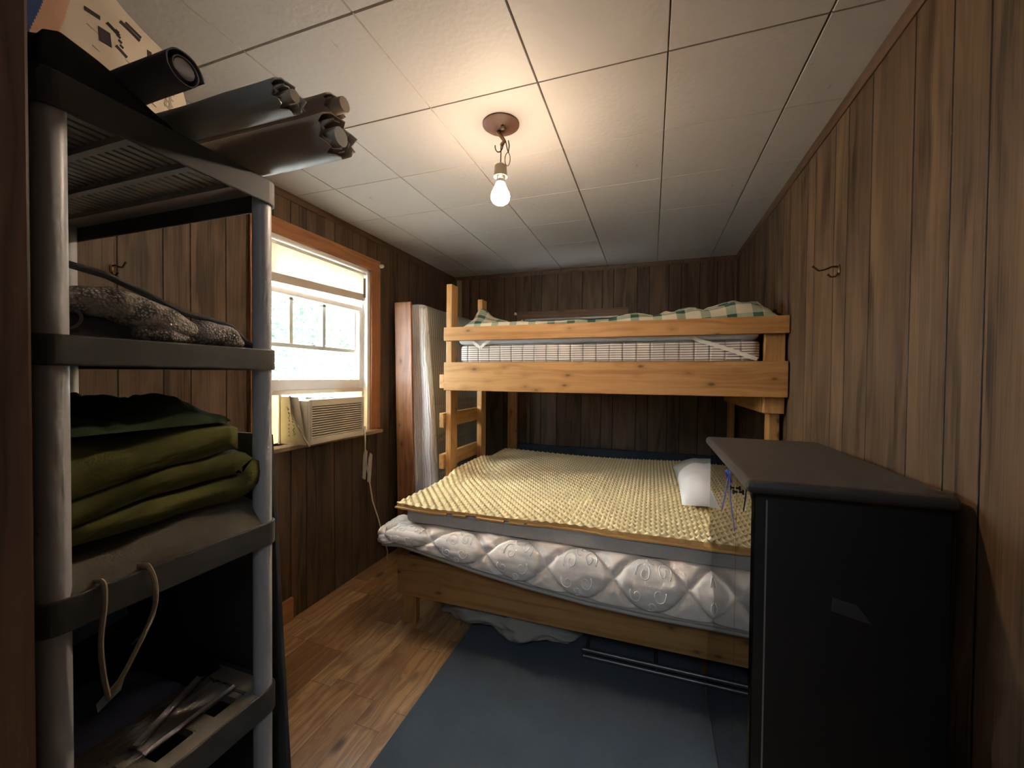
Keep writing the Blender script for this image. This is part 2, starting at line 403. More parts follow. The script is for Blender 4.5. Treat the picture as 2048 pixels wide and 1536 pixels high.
def fs(u, v):
    y = lerp(WY0+.05, WY1-.05, u); z = lerp(2.018, shz(y), v); return (-0.008+0.004*math.sin(u*9)*v*.6, y, z)
mb.grid(fs, 20, 8); g2 = len(mb.v)
mb.grid(lambda u, v: tuple(np.array(fs(u, v))+np.array((-0.0012, 0, 0))), 20, 8)
mb.build('shade_cloth', m_shade, rs, smooth=True)
mb = MB()
a = (-0.009, WY0+.05, shz(WY0+.05)-.022); b = (-0.009, WY1-.05, shz(WY1-.05)-.022)
mb.beam(a, b, 0.008, 0.046); mb.build('hem', simple('shade_hem', (0.62, 0.53, 0.44), 0.7), rs, bevel=.002)
mb = MB(); mb.box(-0.004, 0.006, WY1-.062, WY1-.050, 1.86, 1.99); mb.tube([(0.004, WY1-.058, 1.99), (0.004, WY1-.056, 1.84)], 0.003, 6)
mb.build('pull_bracket', simple('dark_bracket', (0.16, 0.14, 0.11), 0.5), rs)
mb = MB(); mb.lathe([(0.0, 0), (.012, .003), (.014, .016), (.009, .03), (0, .034)], (0.018, WY1+0.084, 2.105), 12, 'x')
mb.build('bracket_knob', m_whitep, rs, smooth=True)

# ------------------------------------------------------------------ back window (a sliver shows above the guard rail)
w2 = struct(thing('window_2', ((BX0+BX1)/2, D, BZ0), 'shaded window on the back wall behind the top bunk', 'window'))
m_bcas = lumber('brown_casing', 'x', (0.16, 0.085, 0.045), (0.1, 0.05, 0.026), knot=False)
mb = MB(); mb.box(BX0-.075, BX1+.075, D-.018, D, BZ1, BZ1+.068); mb.box(BX0-.075, BX0, D-.018, D, BZ0-.07, BZ1); mb.box(BX1, BX1+.075, D-.018, D, BZ0-.07, BZ1); mb.box(BX0-.075, BX1+.075, D-.03, D, BZ0-.09, BZ0)
mb.build('casing', m_bcas, w2, bevel=.003)
mb = MB(); mb.box(BX0, BX0+.03, D, D+.08, BZ0, BZ1); mb.box(BX1-.03, BX1, D, D+.08, BZ0, BZ1); mb.box(BX0+.03, BX1-.03, D, D+.08, BZ1-.02, BZ1); mb.box(BX0+.03, BX1-.03, D, D+.08, BZ0, BZ0+.03); mb.box(BX0+.03, BX1-.03, D+.03, D+.06, 1.56, 1.59)
sf = mb.build('sash', m_whitep, w2, bevel=.002)
MB().box(BX0+.028, BX1-.028, D+.043, D+.046, BZ0+.02, BZ1-.02).build('pane', m_glass, sf)
rs2 = thing('roller_shade', (1.15, D, 1.85), 'dark roller shade with white end knob on the back wall window', 'window shade')
mb = MB(); mb.tube([(BX0+.02, D-.032, BZ1-.012), (BX1-.01, D-.032, BZ1-.012)], .012, 12); mb.build('roller', simple('shade_roller_metal', (0.5, 0.5, 0.52), 0.3, Metallic=0.7), rs2, smooth=True)
MB().box(BX0+.015, BX1-.03, D-.0235, D-.0215, 1.33, BZ1-.014).build('shade_cloth', simple('dark_shade', (0.05, 0.05, 0.055), 0.7), rs2)
mb = MB(); mb.lathe([(0.0, 0), (.012, -.003), (.013, -.02), (.008, -.03), (0, -.032)], (BX0-.088, D-.0, 1.918), 12, 'y')
mb.build('bracket_knob', m_whitep, rs2, smooth=True); mb = MB()
mb.lathe([(0.0, 0), (.008, -.003), (.008, -.014), (0, -.018)], (BX0-.02, D-.018, 1.852), 10, 'y')
mb.build('roller_pin', m_whitep, rs2, smooth=True)

# ------------------------------------------------------------------ outdoors beyond the left window
struct(MB().box(-60, -T, -40, 60, -0.75, -0.6).build('ground', simple('dry_ground', (0.40, 0.40, 0.39), 0.9)))
def leaf_mat(name, c):
    t = NT(name); info = t.n('ShaderNodeObjectInfo', out='Random'); f = t.noise(t.coord(), 1.2, 3.0)
    col = t.mix(f, tuple(x*.6 for x in c), tuple(min(1, x*1.5) for x in c))
    t.fin(col, 0.5); ts = t.n('ShaderNodeBsdfTranslucent', {'Color': col})
    mx = t.n('ShaderNodeMixShader', {0: 0.4, 1: t.b.outputs[0], 2: ts}); t.t.links.new(mx, t.out.inputs[0]); return t.m
m_leaf = [leaf_mat('leaf_green', (0.075, 0.115, 0.080)), leaf_mat('leaf_yellowgreen', (0.10, 0.125, 0.075)), leaf_mat('leaf_bluegreen', (0.070, 0.112, 0.095))]
m_bark = simple('bark', (0.22, 0.19, 0.15), 0.9, 0.3, 8)
npr = np.random.default_rng(5)
TREE = [(-5.2, 5.6, 0, 5.2, 1.5), (-6.0, 8.4, 1, 6.0, 1.7), (-8.0, 6.6, 2, 7.0, 2.1), (-8.6, 10.5, 0, 7.0, 2.2),
        (-11.0, 8.6, 1, 8.0, 2.6), (-11.5, 13.0, 2, 8.5, 2.8), (-14.5, 11.0, 0, 9.0, 3.2), (-15.0, 16.5, 1, 9.0, 3.2), (-9.5, 14.5, 2, 7.0, 2.2), (-6.6, 11.2, 2, 6.0, 1.6)]
TL = ['near bushy green tree outside the left window pane beside the shelf', 'yellow-green tree outside the window, near the middle pane', 'blue-green tree outside the window behind the near bushy one',
      'pale green tree outside the window by its right edge', 'tall yellow-green tree in the middle distance outside the window', 'large blue-green tree far outside the window on the right',
      'farthest tall green tree outside the window', 'farthest yellow-green tree outside on the right', 'bluish mid-sized tree outside toward the right jamb', 'slim bluish tree outside close to the right window edge']
for k, (tx, ty, mk, hh, rr) in enumerate(TREE):
    t_ = thing('leafy_tree', (tx, ty, -0.6), TL[k], 'tree', 'trees outside the window')
    mb = MB(); lean = rnd.uniform(-.3, .3)
    mb.tube([(tx, ty, -.6), (tx+lean*.3, ty, hh*.4), (tx+lean, ty+.1, hh*.85)], [.11, .08, .03], 8)
    for b in range(9):
        a = rnd.uniform(0, 2*PI); z0 = rnd.uniform(.15, .75)*hh; l = rr*rnd.uniform(.6, 1.0)
        mb.tube([(tx+lean*z0/hh, ty, z0), (tx+lean*z0/hh+l*.5*math.cos(a), ty+l*.5*math.sin(a), z0+l*.3), (tx+l*math.cos(a), ty+l*math.sin(a), z0+l*.7)], [.035, .022, .008], 5)
    mb.build('trunk', m_bark, t_, smooth=True)
    nl = 3400; ncl = 40
    cd = npr.normal(size=(ncl, 3)); cd /= np.linalg.norm(cd, axis=1)[:, None]; cd *= (npr.random(ncl)**.4)[:, None]
    cen = cd*np.array([rr, rr, hh*.46])+np.array([tx+lean*.5, ty, hh*.48])
    c = cen[npr.integers(0, ncl, nl)]+npr.normal(size=(nl, 3))*rr*.17
    a1 = npr.normal(size=(nl, 3)); a1 /= np.linalg.norm(a1, axis=1)[:, None]
    a2 = np.cross(a1, npr.normal(size=(nl, 3))); a2 /= np.linalg.norm(a2, axis=1)[:, None]
    sz = (0.05+0.05*npr.random(nl))[:, None]
    q = np.stack([c+a1*sz, c+a2*sz*.5, c-a1*sz, c-a2*sz*.5], 1).reshape(-1, 3)
    mb = MB(); mb.v = [tuple(p) for p in q]; mb.f = [(4*i, 4*i+1, 4*i+2, 4*i+3) for i in range(nl)]; mb.mi = [0]*nl
    mb.build('foliage', m_leaf[mk], t_)

# ------------------------------------------------------------------ hanging bulb
LX, LY = 1.283, 1.456
lamp = thing('pendant_lamp', (LX, LY, H), 'bare lit bulb hanging from a brown round ceiling canopy', 'lamp')
m_canopy = simple('brown_painted_metal', (0.13, 0.058, 0.034), 0.6, 0.35, 30)
mb = MB(); mb.lathe([(0.0, -.026), (.018, -.026), (.03, -.020), (.062, -.010), (.070, -.004), (.070, 0.0)], (LX, LY, H-.0005), 40)
mb.build('canopy', m_canopy, lamp, smooth=True)
m_wire = simple('brown_cord', (0.10, 0.06, 0.035), 0.5)
mb = MB(); mb.tube([(LX-.012, LY, H-.03), (LX+.004, LY-.008, H-.05), (LX+.018, LY-.01, H-.072), (LX+.005, LY-.008, H-.088)], .0075, 8)
mb.lathe([(0, -.01), (.008, -.008), (.008, 0), (0, .0)], (LX+.014, LY-.02, H-.026), 10)
mb.build('hook', simple('dull_brass_hook', (0.32, 0.20, 0.12), 0.4, Metallic=0.6), lamp, smooth=True)
mb = MB()
zs = H-.157
mb.tube([(LX, LY, zs+.002), (LX+.001, LY, zs+.05), (LX+.002, LY-.002, H-.072)], .0022, 6)
for cx, cz, rx, rz in ((LX-.004, H-.085, .016, .024),):
    mb.tube([(cx+rx*math.cos(a), LY-.008, cz+rz*math.sin(a)) for a in np.linspace(PI*.95, PI*2.05, 14)], .0022, 6)
mb.tube([(LX+.022, LY-.006, H-.072), (LX+.030, LY-.008, H-.105), (LX+.034, LY-.008, H-.118), (LX+.037, LY-.006, H-.09), (LX+.032, LY-.004, H-.07)], .0022, 6)
mb.tube([(LX+.031+.0105*math.cos(a), LY-.008, H-.142+.025*math.sin(a)) for a in np.linspace(0, 2*PI, 20)[:-1]], .0016, 6, closed=True)
mb.build('cord', m_wire, lamp, smooth=True)
mb = MB(); mb.lathe([(0, .006), (.016, .004), (.023, -.002), (.0255, -.034), (.0265, -.043), (.023, -.043), (.021, -.036), (.012, -.030), (0, -.03)], (LX, LY, zs), 24)
mb.build('socket', simple('ivory_socket', (0.62, 0.52, 0.36), 0.4), lamp, smooth=True)
mb = MB(); pr_ = [(.0, -.028), (.0175, -.030)]
for i in range(7): pr_ += [(.0182, -.034-.003*i), (.0165, -.0355-.003*i)]
pr_ += [(.0175, -.060), (.0150, -.0655)]
mb.lathe(pr_, (LX, LY, zs), 20)
mb.build('screw_base', simple('bulb_base_metal', (0.55, 0.50, 0.45), 0.3, Metallic=0.8), lamp, smooth=True)
def emit(name, c, s_):
    t = NT(name); t.fin((0.9, 0.9, 0.88), 0.3); t.b.inputs['Emission Color'].default_value = (*c, 1); t.b.inputs['Emission Strength'].default_value = s_; return t.m
mb = MB(); mb.lathe([(r_*.93, -.064+(z_+.056)*.74) for r_, z_ in [(.0165, -.056), (.0200, -.066), (.0235, -.076), (.030, -.095), (.0365, -.112), (.0390, -.128), (.0375, -.143), (.032, -.156), (.022, -.165), (.010, -.1695), (0, -.1705)]], (LX, LY, zs), 32)
m_bulb = NT('lit_bulb'); m_bulb.fin((0.9, 0.9, 0.88), 0.3)
m_bulb.b.inputs['Emission Color'].default_value = (1.0, 0.78, 0.565, 1)
bz = m_bulb.sep(m_bulb.coord())[2]          # added glow gradient: dim neck spares the ceiling, strong lower end lights the room
m_bulb.put(m_bulb.b.inputs['Emission Strength'], m_bulb.math('MULTIPLY', BULB_STRENGTH, m_bulb.math('ADD', 0.16, m_bulb.math('MULTIPLY', 1.35, m_bulb.smooth(bz, -.235, -.285)))))
mb.build('bulb', m_bulb.m, lamp, smooth=True)

# ------------------------------------------------------------------ coat hooks
m_brass = simple('old_brass', (0.16, 0.095, 0.04), 0.36, 0.2, 40, Metallic=0.9)
def coat_hook(at, out, along, label):
    o = Vector(out); a = Vector(along); p = Vector(at); zz = Vector((0,0,1))
    t = thing('coat_hook', at, label, 'coat hook')
    mb = MB(); mb.lathe([(0, .0), (.010, 0), (.010, .003), (.004, .006), (0, .006)], (0,0,0), 14)
    mb.v = [tuple(p+o*v[2]+a*v[0]*.8+zz*v[1]*1.9) for v in mb.v]
    mb.build('plate', m_brass, t, smooth=True)
    mb = MB(); mb.tube([p+o*.004+zz*.010, p+o*.022+zz*.012, p+o*.045+zz*.002, p+o*.062+zz*.0, p+o*.082+zz*.018], [.0035, .0033, .0032, .003, .0036], 8)
    mb.build('upper_arm', m_brass, t, smooth=True)
    mb = MB(); mb.tube([p+o*.004-zz*.012, p+o*.012-zz*.024, p+o*.026-zz*.024, p+o*.036-zz*.014], [.0035, .0033, .003, .0036], 8)
    mb.build('lower_arm', m_brass, t, smooth=True)
coat_hook((W, 1.735, 1.725), (-1,0,0), (0,1,0), 'old brass double coat hook on the right paneled wall')
coat_hook((0, 0.905, 1.71), (1,0,0), (0,1,0), 'coat hook on the left wall seen through the shelving unit')

# ------------------------------------------------------------------ bunk bed
PINE = ((0.47, 0.245, 0.082), (0.36, 0.162, 0.045))
m_px, m_py, m_pz = [lumber('pine_'+a, a, *PINE) for a in 'xyz']
BY = 2.25
bed = thing('bunk_bed', (1.5, 2.6, 0), 'homemade pine bunk bed, narrow top bunk over a wide bottom bunk', 'bunk bed')
def board(name, x0, x1, y0, y1, z0, z1, m, label=None, bv=.003):
    return MB().box(x0, x1, y0, y1, z0, z1).build(name, m, bed, bevel=bv, label=label)
board('guard_rail', .607, W-.004, BY, BY+.038, 1.556, 1.640, m_px)
board('upper_rail', .609, W-.006, BY, BY+.038, 1.246, 1.422, m_px, 'wide knotty pine upper side rail')
board('post', .604, .642, BY+.0385, BY+.127, 0.0, 1.918, m_pz, 'tall front ladder post')
board('post', .604, .642, 2.775, 2.863, 0.0, 1.910, m_pz, 'second ladder post')
board('post', .612, .700, 3.44, 3.478, 0.0, 1.40, m_pz)
board('post', 2.368, W-.010, BY+.0385, BY+.0765, 1.165, 1.556, m_pz)
board('post', 2.402, W-.018, BY+.078, BY+.166, 0.0, 1.245, m_pz)
board('post', 2.398, 2.436, 3.40, 3.488, 0.0, 1.40, m_pz)
for z0, z1 in ((1.258, 1.345), (1.008, 1.100), (0.745, 0.838)):
    board('rung', .572, .6035, BY+.012, 2.875, z0, z1, m_py)
board('end_rail', .643, .681, BY+.128, 3.43, 1.25, 1.42, m_py)
board('end_rail', 2.362, 2.400, BY+.078, 3.40, 1.165, 1.40, m_py)
board('back_rail', .70, 2.36, 3.44, 3.478, 1.25, 1.42, m_px)
board('bunk_base', .684, 2.36, BY+.04, 3.435, 1.405, 1.420, simple('plywood', (0.35, 0.22, 0.11), 0.7))
board('lower_rail', .572, 2.30, 1.82, 1.858, 0.172, 0.372, m_px, 'broad lower front rail')
board('leg', .576, .664, 1.859, 1.897, 0.0, 0.372, m_pz)
board('leg', 2.21, 2.298, 1.859, 1.897, 0.0, 0.372, m_pz)
board('side_rail', .60-.028, .60+.003, 1.90, 3.44, 0.19, 0.372, m_py)
board('lower_base', .60+.005, 2.36, 1.861, 3.435, 0.352, 0.372, simple('plywood_low', (0.25, 0.16, 0.09), 0.7))

# ------------------------------------------------------------------ ticking mattress on the top bunk
def stripes_mat(name, axis, pitch, wid, base, line, seam_axis=None, seam=0.2):
    t = NT(name); co = t.coord(); c = t.sep(co); k = c['xyz'.index(axis)]
    wb = t.noise(co, 9.0, 2.0)
    f = t.math('FRACT', t.math('DIVIDE', t.math('ADD', k, t.math('MULTIPLY', wb, .004)), pitch))
    ln = t.math('LESS_THAN', f, wid)
    col = t.mix(t.noise(co, 4.0), tuple(x*.92 for x in base), base)
    col = t.mix(ln, col, line)
    if seam_axis:
        s_ = c['xyz'.index(seam_axis)]; fs_ = t.math('FRACT', t.math('DIVIDE', s_, seam))
        d = t.math('ABSOLUTE', t.math('SUBTRACT', fs_, 0.5)); sm = t.math('LESS_THAN', d, .012/seam*.2)
        col = t.mix(t.math('MULTIPLY', sm, .5), col, tuple(x*.5 for x in base))
        t.bump(t.smooth(d, 0, .12), .5, .01)
    return t.fin(col, 0.8)
m_tick = stripes_mat('ticking_stripes', 'z', 0.0128, 0.36, (0.72, 0.66, 0.58), (0.13, 0.10, 0.075), 'x', 0.072)
def cushion(x0, x1, y0, y1, z0, z1, r=.03, amp=.004, ns=3.0, n=(40, 30, 6), seed=0.0, top=None):
    """soft box: rounded rectangle slab with gentle lumps"""
    mb = MB(); rows = []
    nr = 5
    prof = []
    for k in range(nr+1):
        a = -PI/2+PI/2*k/nr; prof.append((r*(1-math.cos(a)), z0+r+r*math.sin(a)))
    for k in range(1, n[2]): prof.append((0, lerp(z0+r, z1-r, k/n[2])))
    for k in range(nr+1):
        a = PI/2*k/nr; prof.append((r*(1-math.cos(a)), z1-r+r*math.sin(a)))
    def ring(ins):
        pts = []; rc = .05
        xa, xb, ya, yb = x0+ins, x1-ins, y0+ins, y1-ins; rc = min(rc, (xb-xa)/2.01, (yb-ya)/2.01)
        def arc(cx, cy, a0):
            return [(cx+rc*math.cos(a0+PI/2*k/6), cy+rc*math.sin(a0+PI/2*k/6)) for k in range(7)]
        def seg(p, q, m): return [(lerp(p[0], q[0], k/m), lerp(p[1], q[1], k/m)) for k in range(1, m)]
        pts += arc(xa+rc, ya+rc, PI); pts += seg((xa+rc, ya), (xb-rc, ya), n[0])
        pts += arc(xb-rc, ya+rc, -PI/2); pts += seg((xb, ya+rc), (xb, yb-rc), n[1])
        pts += arc(xb-rc, yb-rc, 0); pts += seg((xb-rc, yb), (xa+rc, yb), n[0])
        pts += arc(xa+rc, yb-rc, PI/2); pts += seg((xa, yb-rc), (xa, ya+rc), n[1])
        return pts
    L = None; vs = []
    for ins, z in prof:
        pts = ring(ins); L = len(pts)
        for (x, y) in pts:
            d = nz((x, y, z), ns, seed)*amp
            cx, cy = (x-(x0+x1)/2), (y-(y0+y1)/2); l = math.hypot(cx, cy) or 1
            vs.append((x+cx/l*d, y+cy/l*d, z+nz((x, y, z), ns, seed+9)*amp*.5))
    fs = [(i*L+k, i*L+(k+1)%L, (i+1)*L+(k+1)%L, (i+1)*L+k) for i in range(len(prof)-1) for k in range(L)]
    m_ = len(prof); xa, xb, ya, yb = x0+r, x1-r, y0+r, y1-r
    mb.add(vs, fs)
    b = len(mb.v)
    mb.f.append(tuple(range(L))[::-1]); mb.mi.append(0)
    mb.f.append(tuple((m_-1)*L+k for k in range(L))); mb.mi.append(0)
    return mb
tm = tag(cushion(.69, 2.355, BY+.045, 3.40, 1.422, 1.530, .018, .004, 5, (60, 30, 6)).build('ticking_mattress', m_tick, smooth=True),
         'thin mattress with brown ticking stripes on the top bunk', 'mattress')
m_pad = simple('white_quilted_pad', (0.74, 0.74, 0.72), 0.75, 0.06, 18, 0.3, 90)
pad = thing('mattress_pad', (1.5, 2.8, 1.53), 'white pad with elastic corner straps over the top bunk mattress', 'mattress pad')
cushion(.672, 2.352, BY+.043, 3.41, 1.5325, 1.592, .026, .007, 7, (70, 30, 4), 4).build('pad_body', m_pad, pad, smooth=True)
m_strap = simple('elastic_strap', (0.70, 0.66, 0.58), 0.8)
def ribbon(pts, w, nrm, th=.0015):
    mb = MB(); n_ = Vector(nrm).normalized()
    P = [Vector(p) for p in pts]; L = len(P); vs = []
    for i, p in enumerate(P):
        d = (P[min(i+1, L-1)]-P[max(i-1, 0)]).normalized(); s_ = d.cross(n_).normalized()*w/2
        vs += [p-s_, p+s_, p+s_+n_*th, p-s_+n_*th]
    fs = [(i*4+k, i*4+(k+1)%4, (i+1)*4+(k+1)%4, (i+1)*4+k) for i in range(L-1) for k in range(4)]
    fs += [(0,1,2,3), ((L-1)*4+3, (L-1)*4+2, (L-1)*4+1, (L-1)*4)]
    return mb.add(vs, fs)
yy = BY+.036
mb = ribbon([(2.02, yy, 1.558), (2.06, yy-.001, 1.535), (2.14, yy-.002, 1.508), (2.24, yy-.002, 1.470), (2.335, yy-.001, 1.432)], .020, (0,-1,0))
mb.build('strap', m_strap, pad, smooth=True)
mb = ribbon([(.78, yy, 1.562), (.80, yy-.002, 1.542), (.83, yy-.004, 1.520), (.845, yy-.004, 1.512)], .018, (0,-1,0))
mb2 = ribbon([(.845, yy-.004, 1.512), (.865, yy-.003, 1.530), (.90, yy-.001, 1.552), (.94, yy, 1.562)], .018, (0,-1,0))
mb.add(mb2.v, mb2.f); mb.build('strap', m_strap, pad, smooth=True)

# ------------------------------------------------------------------ plaid blanket
def plaid_mat():
    t = NT('green_plaid'); co = t.coord(); x, y, z = t.sep(co); p = 0.118
    a = t.math('LESS_THAN', t.math('FRACT', t.math('DIVIDE', t.math('ADD', x, t.math('MULTIPLY', y, .12)), p)), .38)
    b = t.math('LESS_THAN', t.math('FRACT', t.math('DIVIDE', t.math('SUBTRACT', t.math('ADD', y, z), t.math('MULTIPLY', x, .12)), p)), .38)
    s_ = t.math('MULTIPLY', t.math('ADD', a, b), .5)
    col = t.ramp(s_, [(0.0, (0.62, 0.56, 0.42)), (0.4, (0.30, 0.34, 0.25)), (0.8, (0.035, 0.085, 0.060))], 'CONSTANT')
    t.bump(t.noise(co, 500, 2), .3, .001)
    return t.fin(col, 0.9)
m_plaid = plaid_mat()
def plaid_h(x, y):
    h = .012+.010*abs(nz((x, y, 0), 6, 3))
    h += .098*math.exp(-((x-2.28)/.17)**2-((y-2.46)/.20)**2)*(1+.4*nz((x, y, 0), 14, 1))
    h += .055*math.exp(-((x-2.00)/.15)**2-((y-2.44)/.16)**2)*(1+.5*nz((x, y, 0), 16, 2))
    h += .036*math.exp(-((x-1.74)/.10)**2-((y-2.42)/.13)**2)
    h += .105*math.exp(-((x-.765)/.060)**2-((y-2.48)/.09)**2)*(1+.3*nz((x, y, 0), 18, 5))
    h += .050*math.exp(-((x-.87)/.10)**2-((y-2.55)/.12)**2)
    h += .014*(1-sstep(.70, 2.3, x))+.006*max(0, nz((x, y, 0), 22, 7))
    return h
mb = MB()
def fp(u, v):
    x = lerp(.692, 2.452, u); y = lerp(BY+.045, 3.36, v)
    e = min(1, min(u*30, (1-u)*30, v*22+.15, (1-v)*20))
    zb = 1.596 if x < 2.35 else 1.60
    zt = zb+(plaid_h(x, y)+.036+.014*sstep(2.1, 1.6, x)*sstep(2.7, 2.4, y))*math.sqrt(max(0, e))
    return (x, y, zt)
mb.grid(fp, 150, 80)
mb.grid(lambda u, v: (lerp(.70, 2.44, u), lerp(BY+.05, 3.35, v), 1.5935), 10, 6)
tag(mb.build('plaid_blanket', m_plaid, smooth=True), 'rumpled green and cream plaid blanket along the top bunk', 'blanket')

# ------------------------------------------------------------------ bottom bunk: quilted mattress
m_quilt = simple('ivory_damask', (0.84, 0.74, 0.655), 0.60, 0.07, 25, 0.25, 500, **{'Specular IOR Level': 0.22})
m_emb = simple('satin_scroll', (0.98, 0.93, 0.87), 0.40, 0.03)
m_piping = simple('grey_piping', (0.50, 0.44, 0.375), 0.7, 0.1, 60)
qm = thing('quilted_mattress', (1.45, 2.6, .372), 'thick ivory quilted mattress with scroll pattern bulging over the lower rail', 'mattress')
QX0, QX1, QY0, QY1, RC = 0.517, 2.36, 1.695, 3.38, 0.10
L1 = QX1-(QX0+RC); L2 = PI/2*RC; L3 = QY1-(QY0+RC); LT = L1+L2+L3
def qpath(s):
    if s < L1: return (QX1-s, QY0, 0, -1)
    if s < L1+L2:
        a = (s-L1)/RC; return (QX0+RC-RC*math.sin(a), QY0+RC-RC*math.cos(a), -math.sin(a), -math.cos(a))
    d = s-L1-L2
    return (QX0+.145*sstep(.10, .40, d), QY0+RC+d, -1, 0)
def qzb(s):
    x, y, _, _ = qpath(s)
    if s < L1: return interp(x, [.62, .68, .95, 1.06, 1.33, 1.6, 1.85, 2.2, 2.4], [.508, .513, .470, .452, .420, .398, .391, .395, .398])
    return interp(s-L1, [0, L2, L2+.3, L2+.6], [.508, .478, .44, .42])
def qtop(s):
    x, y, _, _ = qpath(s)
    if s < L1: return interp(x, [.6, .8, 1.2, 2.4], [.556, .562, .562, .566])
    return interp(s-L1, [0, L2, L2+.2], [.556, .545, .565])
PQ = 0.285
def qprof(v, s):
    """outward offset, height : v 0 on top far inside -> 1 bottom piping"""
    zb, zt = qzb(s), qtop(s); hgt = zt-zb
    a = v*1.0
    ctrl_o = [-.150, -.105, -.060, -.026, -.006, .000, -.002, -.006]
    ctrl_z = [1.00, 1.00, .965, .84, .62, .38, .17, .02]
    xs = np.linspace(0, 1, 8)
    return interp(a, xs, ctrl_o), zb+hgt*interp(a, xs, ctrl_z)
def qsurf(s, v, extra=0.0):
    x, y, nx, ny = qpath(s); o, z = qprof(v, s)
    o2, z2 = qprof(min(1, v+.02), s); o1, z1 = qprof(max(0, v-.02), s)
    tx, tz = o2-o1, z2-z1; l = math.hypot(tx, tz) or 1; n_o, n_z = -tz/l, tx/l
    if n_o < 0 and v > .5: n_o, n_z = -n_o, -n_z
    ph = PI*(s-.085)/PQ; sn = math.sin(ph)
    lo, hi = .56-.40*abs(sn), .56+.44*abs(sn)
    d = min(abs(v-lo), abs(v-hi))*.24
    dcorner = math.hypot(((s-.085+PQ/2) % PQ-PQ/2), (v-.56)*.22)
    puff = .029*(1-math.exp(-d/.011))*sstep(-.05, .25, v)*min(1, .35+dcorner/.05) - .004
    puff *= sstep(1.0, .93, v)
    puff += .0035*nz((s*3, v, 0), 9, 2)*sstep(1, .9, v)
    puff += extra
    o += n_o*puff; z += n_z*puff
    return (x+nx*o, y+ny*o, z)
NU, NV = 420, 60
mb = MB(); mb.grid(lambda u, v: qsurf(u*LT, v), NU, NV)
# flat top and underside
stop = [qsurf(LT*i/40, 0.0) for i in range(41)]; sbot = [qsurf(LT*i/40, 1.0) for i in range(41)]
b = len(mb.v); mb.add(stop+[(QX1, QY1, .566)], [tuple(range(42))]); mb.add([(p[0], p[1], p[2]-.001) for p in sbot]+[(QX1, QY1, .40)], [tuple(range(42))[::-1]])
# scrolls
def spiral(cs, cv, r0, turns, dirn, tail):
    pts = []
    for i in range(26):
        t_ = i/25; a = tail+dirn*2*PI*turns*t_; r = r0*(1-.82*t_)
        pts.append(qsurf(cs+r*math.cos(a), cv+r*math.sin(a)/.24, -.0004))
    return pts
k0 = 0
for k in range(0, 11):
    sc = .085+PQ*(k+.5)
    if sc > LT-.2: break
    for (ds, dv, r0, tu, di, ta) in ((-.045, .40, .030, 1.2, 1, 2.6), (.030, .46, .032, 1.25, -1, .4), (-.030, .66, .028, 1.1, -1, 3.6), (.048, .70, .026, 1.1, 1, -.6), (.0, .82, .022, 1.0, 1, 1.2), (.0, .27, .020, .9, -1, 1.9)):
        mb.tube(spiral(sc+ds+rnd.uniform(-.008, .008), dv+rnd.uniform(-.02, .02), r0, tu, di, ta+rnd.uniform(-.3, .3)), .0026, 5, mi=1)
mb.build('quilted_cover', [m_quilt, m_emb], qm, smooth=True, angle=180)
mb = MB()
for dz, do, r_ in ((-.004, .0045, .0088), (-.021, .002, .0088)):
    pts = []
    for i in range(161):
        s = LT*i/160; x, y, nx, ny = qpath(s); o, z = qprof(1.0, s)
        pts.append((x+nx*(o+do), y+ny*(o+do), z+dz))
    mb.tube(pts, r_, 8)
mb.build('piping', m_piping, qm, smooth=True)
mb = MB(); mb.hexa([(.625, 1.752, .578), (.690, 1.742, .581), (.690, 1.700, .567), (.632, 1.708, .560)], [(.625, 1.753, .580), (.690, 1.743, .583), (.690, 1.701, .569), (.632, 1.709, .562)])
mb.build('care_tag', simple('white_tag', (0.8, 0.78, 0.72), 0.7), qm)

